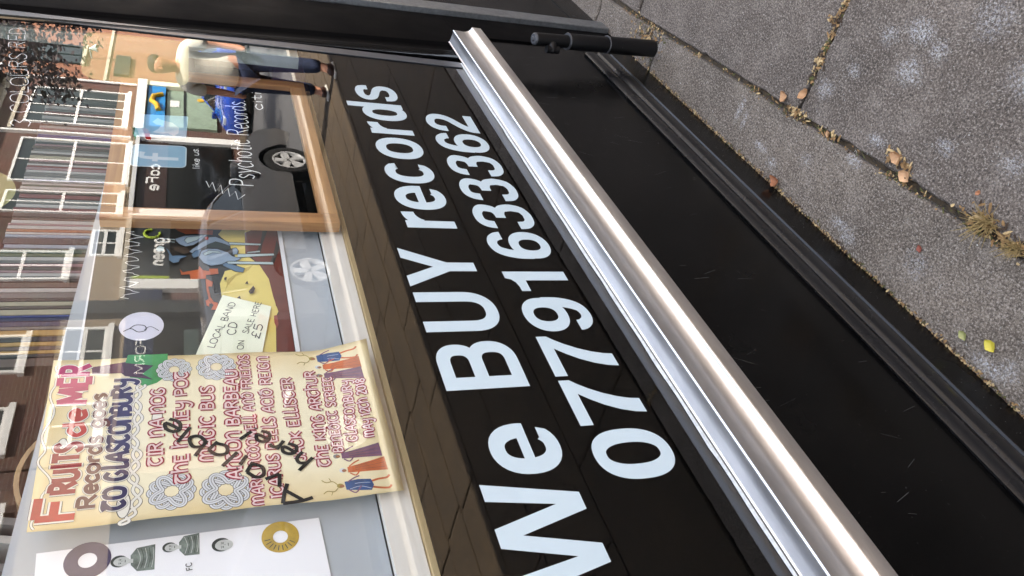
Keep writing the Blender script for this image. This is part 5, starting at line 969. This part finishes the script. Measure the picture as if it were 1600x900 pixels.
J = [T(0, 0, .98, .13, .15), T(0, 0, 1.15, .12, .15), T(-.01, 0, 1.32, .12, .17), T(-.02, 0, 1.45, .08, .15), T(-.03, 0, 1.53, .055), T(-.05, 0, 1.60, .065, .06), T(-.05, 0, 1.69, .095, .08), T(-.045, 0, 1.76, .07, .065),
     T(-.02, .19, 1.43, .055), T(-.0, .24, 1.16, .042), T(-.10, .25, .93, .03), T(-.13, .25, .88, .032, .02), T(-.02, -.19, 1.43, .055), T(.04, -.24, 1.16, .042), T(.0, -.25, .90, .03), T(-.01, -.25, .85, .032, .02),
     T(0, .10, .90, .10), T(-.08, .14, .50, .065), T(-.14, .17, .10, .045), T(0, -.10, .90, .10), T(.06, -.14, .50, .065), T(.14, -.17, .11, .045), T(-.26, .17, .04, .035), T(.02, -.17, .04, .035)]
E_ = [(0, 1), (1, 2), (2, 3), (3, 4), (4, 5), (5, 6), (6, 7), (3, 8), (8, 9), (9, 10), (10, 11), (3, 12), (12, 13), (13, 14), (14, 15), (0, 16), (16, 17), (17, 18), (0, 19), (19, 20), (20, 21), (18, 22), (21, 23)]
skin('body', J, E_, skm, parent=per)
for (hx, hy, hz), sgn in (((-.13, .25, .875), 1), ((-.01, -.25, .845), -1)):
    for k in range(4): pass
J = [T(0, 0, .88, .15, .19), T(0, 0, 1.12, .145, .18), T(-.01, 0, 1.32, .135, .185), T(-.02, 0, 1.455, .085, .16), T(-.02, .2, 1.43, .075), T(-.01, .235, 1.24, .07), T(-.02, -.2, 1.43, .075), T(.02, -.235, 1.24, .07)]
skin('t_shirt', J, [(0, 1), (1, 2), (2, 3), (3, 4), (4, 5), (3, 6), (6, 7)], shirt, parent=per)
J = [T(0, 0, .96, .135, .155), T(0, .10, .86, .11), T(-.08, .14, .50, .085), T(-.135, .17, .12, .07), T(0, -.10, .86, .11), T(.06, -.14, .50, .085), T(.14, -.17, .13, .07)]
skin('jeans', J, [(0, 1), (1, 2), (2, 3), (0, 4), (4, 5), (5, 6)], jean, parent=per)
for s_, (ax, ay, tx) in enumerate(((-.14, .17, -.16), (.14, -.17, -.13))):
    skin('shoe', [T(ax + .05, ay, .05, .045), T(ax - .03, ay, .055, .055), T(ax + tx, ay, .035, .038)], [(0, 1), (1, 2)], shoe, parent=per)
    g = MB(); g.box((px_ + ax * 1.05 - .2, py_ + ay * 1.2 - .045, .001), (px_ + ax * 1.05 + .09, py_ + ay * 1.2 + .045, .024), bev=.01); part(g, 'shoe_sole', sole, per, 40)
skin('hair', [T(-.02, 0, 1.66, .085, .085), T(-.03, 0, 1.745, .105, .088), T(-.06, 0, 1.79, .07, .06)], [(0, 1), (1, 2)], hair, parent=per)
g = MB(); g.box((px_ - .175, py_ - .012, 1.79), (px_ - .13, py_ + .012, 1.835), bev=.008); part(g, 'nose', skm, per, 40)

# ------------------------------------------------------------------ street tree with dark purple leaves
trk = mat('bark', '3a322a', .9, var=.3, scale=20, bump=1, bscale=20); lfm = mat('leaf_purple', '1c1012', .6, var=.4, scale=3, col2='2c1c1c')
tr = empty('copper_leaved_tree', (15.2, -3.9, 0), 'street tree with dark purple leaves overhanging the parked cars', 'tree')
g = MB(); g.tube([(15.2, -3.9, -.1), (15.15, -3.95, 1.5), (15.2, -4.0, 3.0), (15.05, -4.1, 4.6), (15.0, -4.2, 6.5)], [.15, .12, .11, .08, .03], 12); part(g, 'trunk', trk, tr, 50)
g = MB(); lim = []
for i in range(18):
    a = 6.28 * i / 18 + random.uniform(-.2, .2); z = random.uniform(3.2, 6.2); L_ = random.uniform(1.2, 2.3); p0 = Vector((15.1, -4.0, z)); p2 = p0 + Vector((math.cos(a) * L_, math.sin(a) * L_ * .6, random.uniform(.2, .9))); p1 = p0.lerp(p2, .5) + Vector((0, 0, .3)); p3 = p2 + Vector((math.cos(a) * .4, math.sin(a) * .4, -.35))
    g.tube([p0, p1, p2, p3], [.045, .03, .018, .005], 6); lim += [p0.lerp(p1, .7), p1, p1.lerp(p2, .5), p2, p2.lerp(p3, .5), p3]
for q_ in (((15.1, -4.0, 3.9), (13.8, -4.4, 4.5), (12.9, -4.6, 4.35), (12.2, -4.7, 3.95)), ((15.1, -4.0, 4.2), (13.9, -4.3, 4.9), (12.8, -4.5, 5.0), (12.0, -4.6, 4.6)), ((15.1, -4.0, 3.7), (13.9, -4.6, 4.0), (12.9, -4.9, 3.75), (12.1, -5.0, 3.4))):
    q_ = [Vector(v) for v in q_]; g.tube(q_, [.05, .035, .02, .005], 6); lim += [q_[1], q_[1].lerp(q_[2], .5), q_[2], q_[2].lerp(q_[3], .35), q_[2].lerp(q_[3], .7), q_[3]]
part(g, 'limb', trk, tr, 50)
V = []; F = []
for p in lim + [Vector((14.6 + random.gauss(0, 1.0), -4.3 + random.gauss(0, .7), random.uniform(4.6, 7.2))) for _ in range(40)]:
    for j in range(120):
        q_ = p + Vector((random.gauss(0, .22), random.gauss(0, .25), random.gauss(0, .2))); s_ = random.uniform(.035, .06); u = Vector((random.gauss(0, 1), random.gauss(0, 1), random.gauss(0, .5))).normalized(); v = u.orthogonal().normalized()
        n0 = len(V); V += [q_ - u * s_, q_ + v * s_ * .6, q_ + u * s_, q_ - v * s_ * .6]; F.append((n0, n0 + 1, n0 + 2, n0 + 3))
o = finish('crown', V, F, lfm); hang(o, tr)
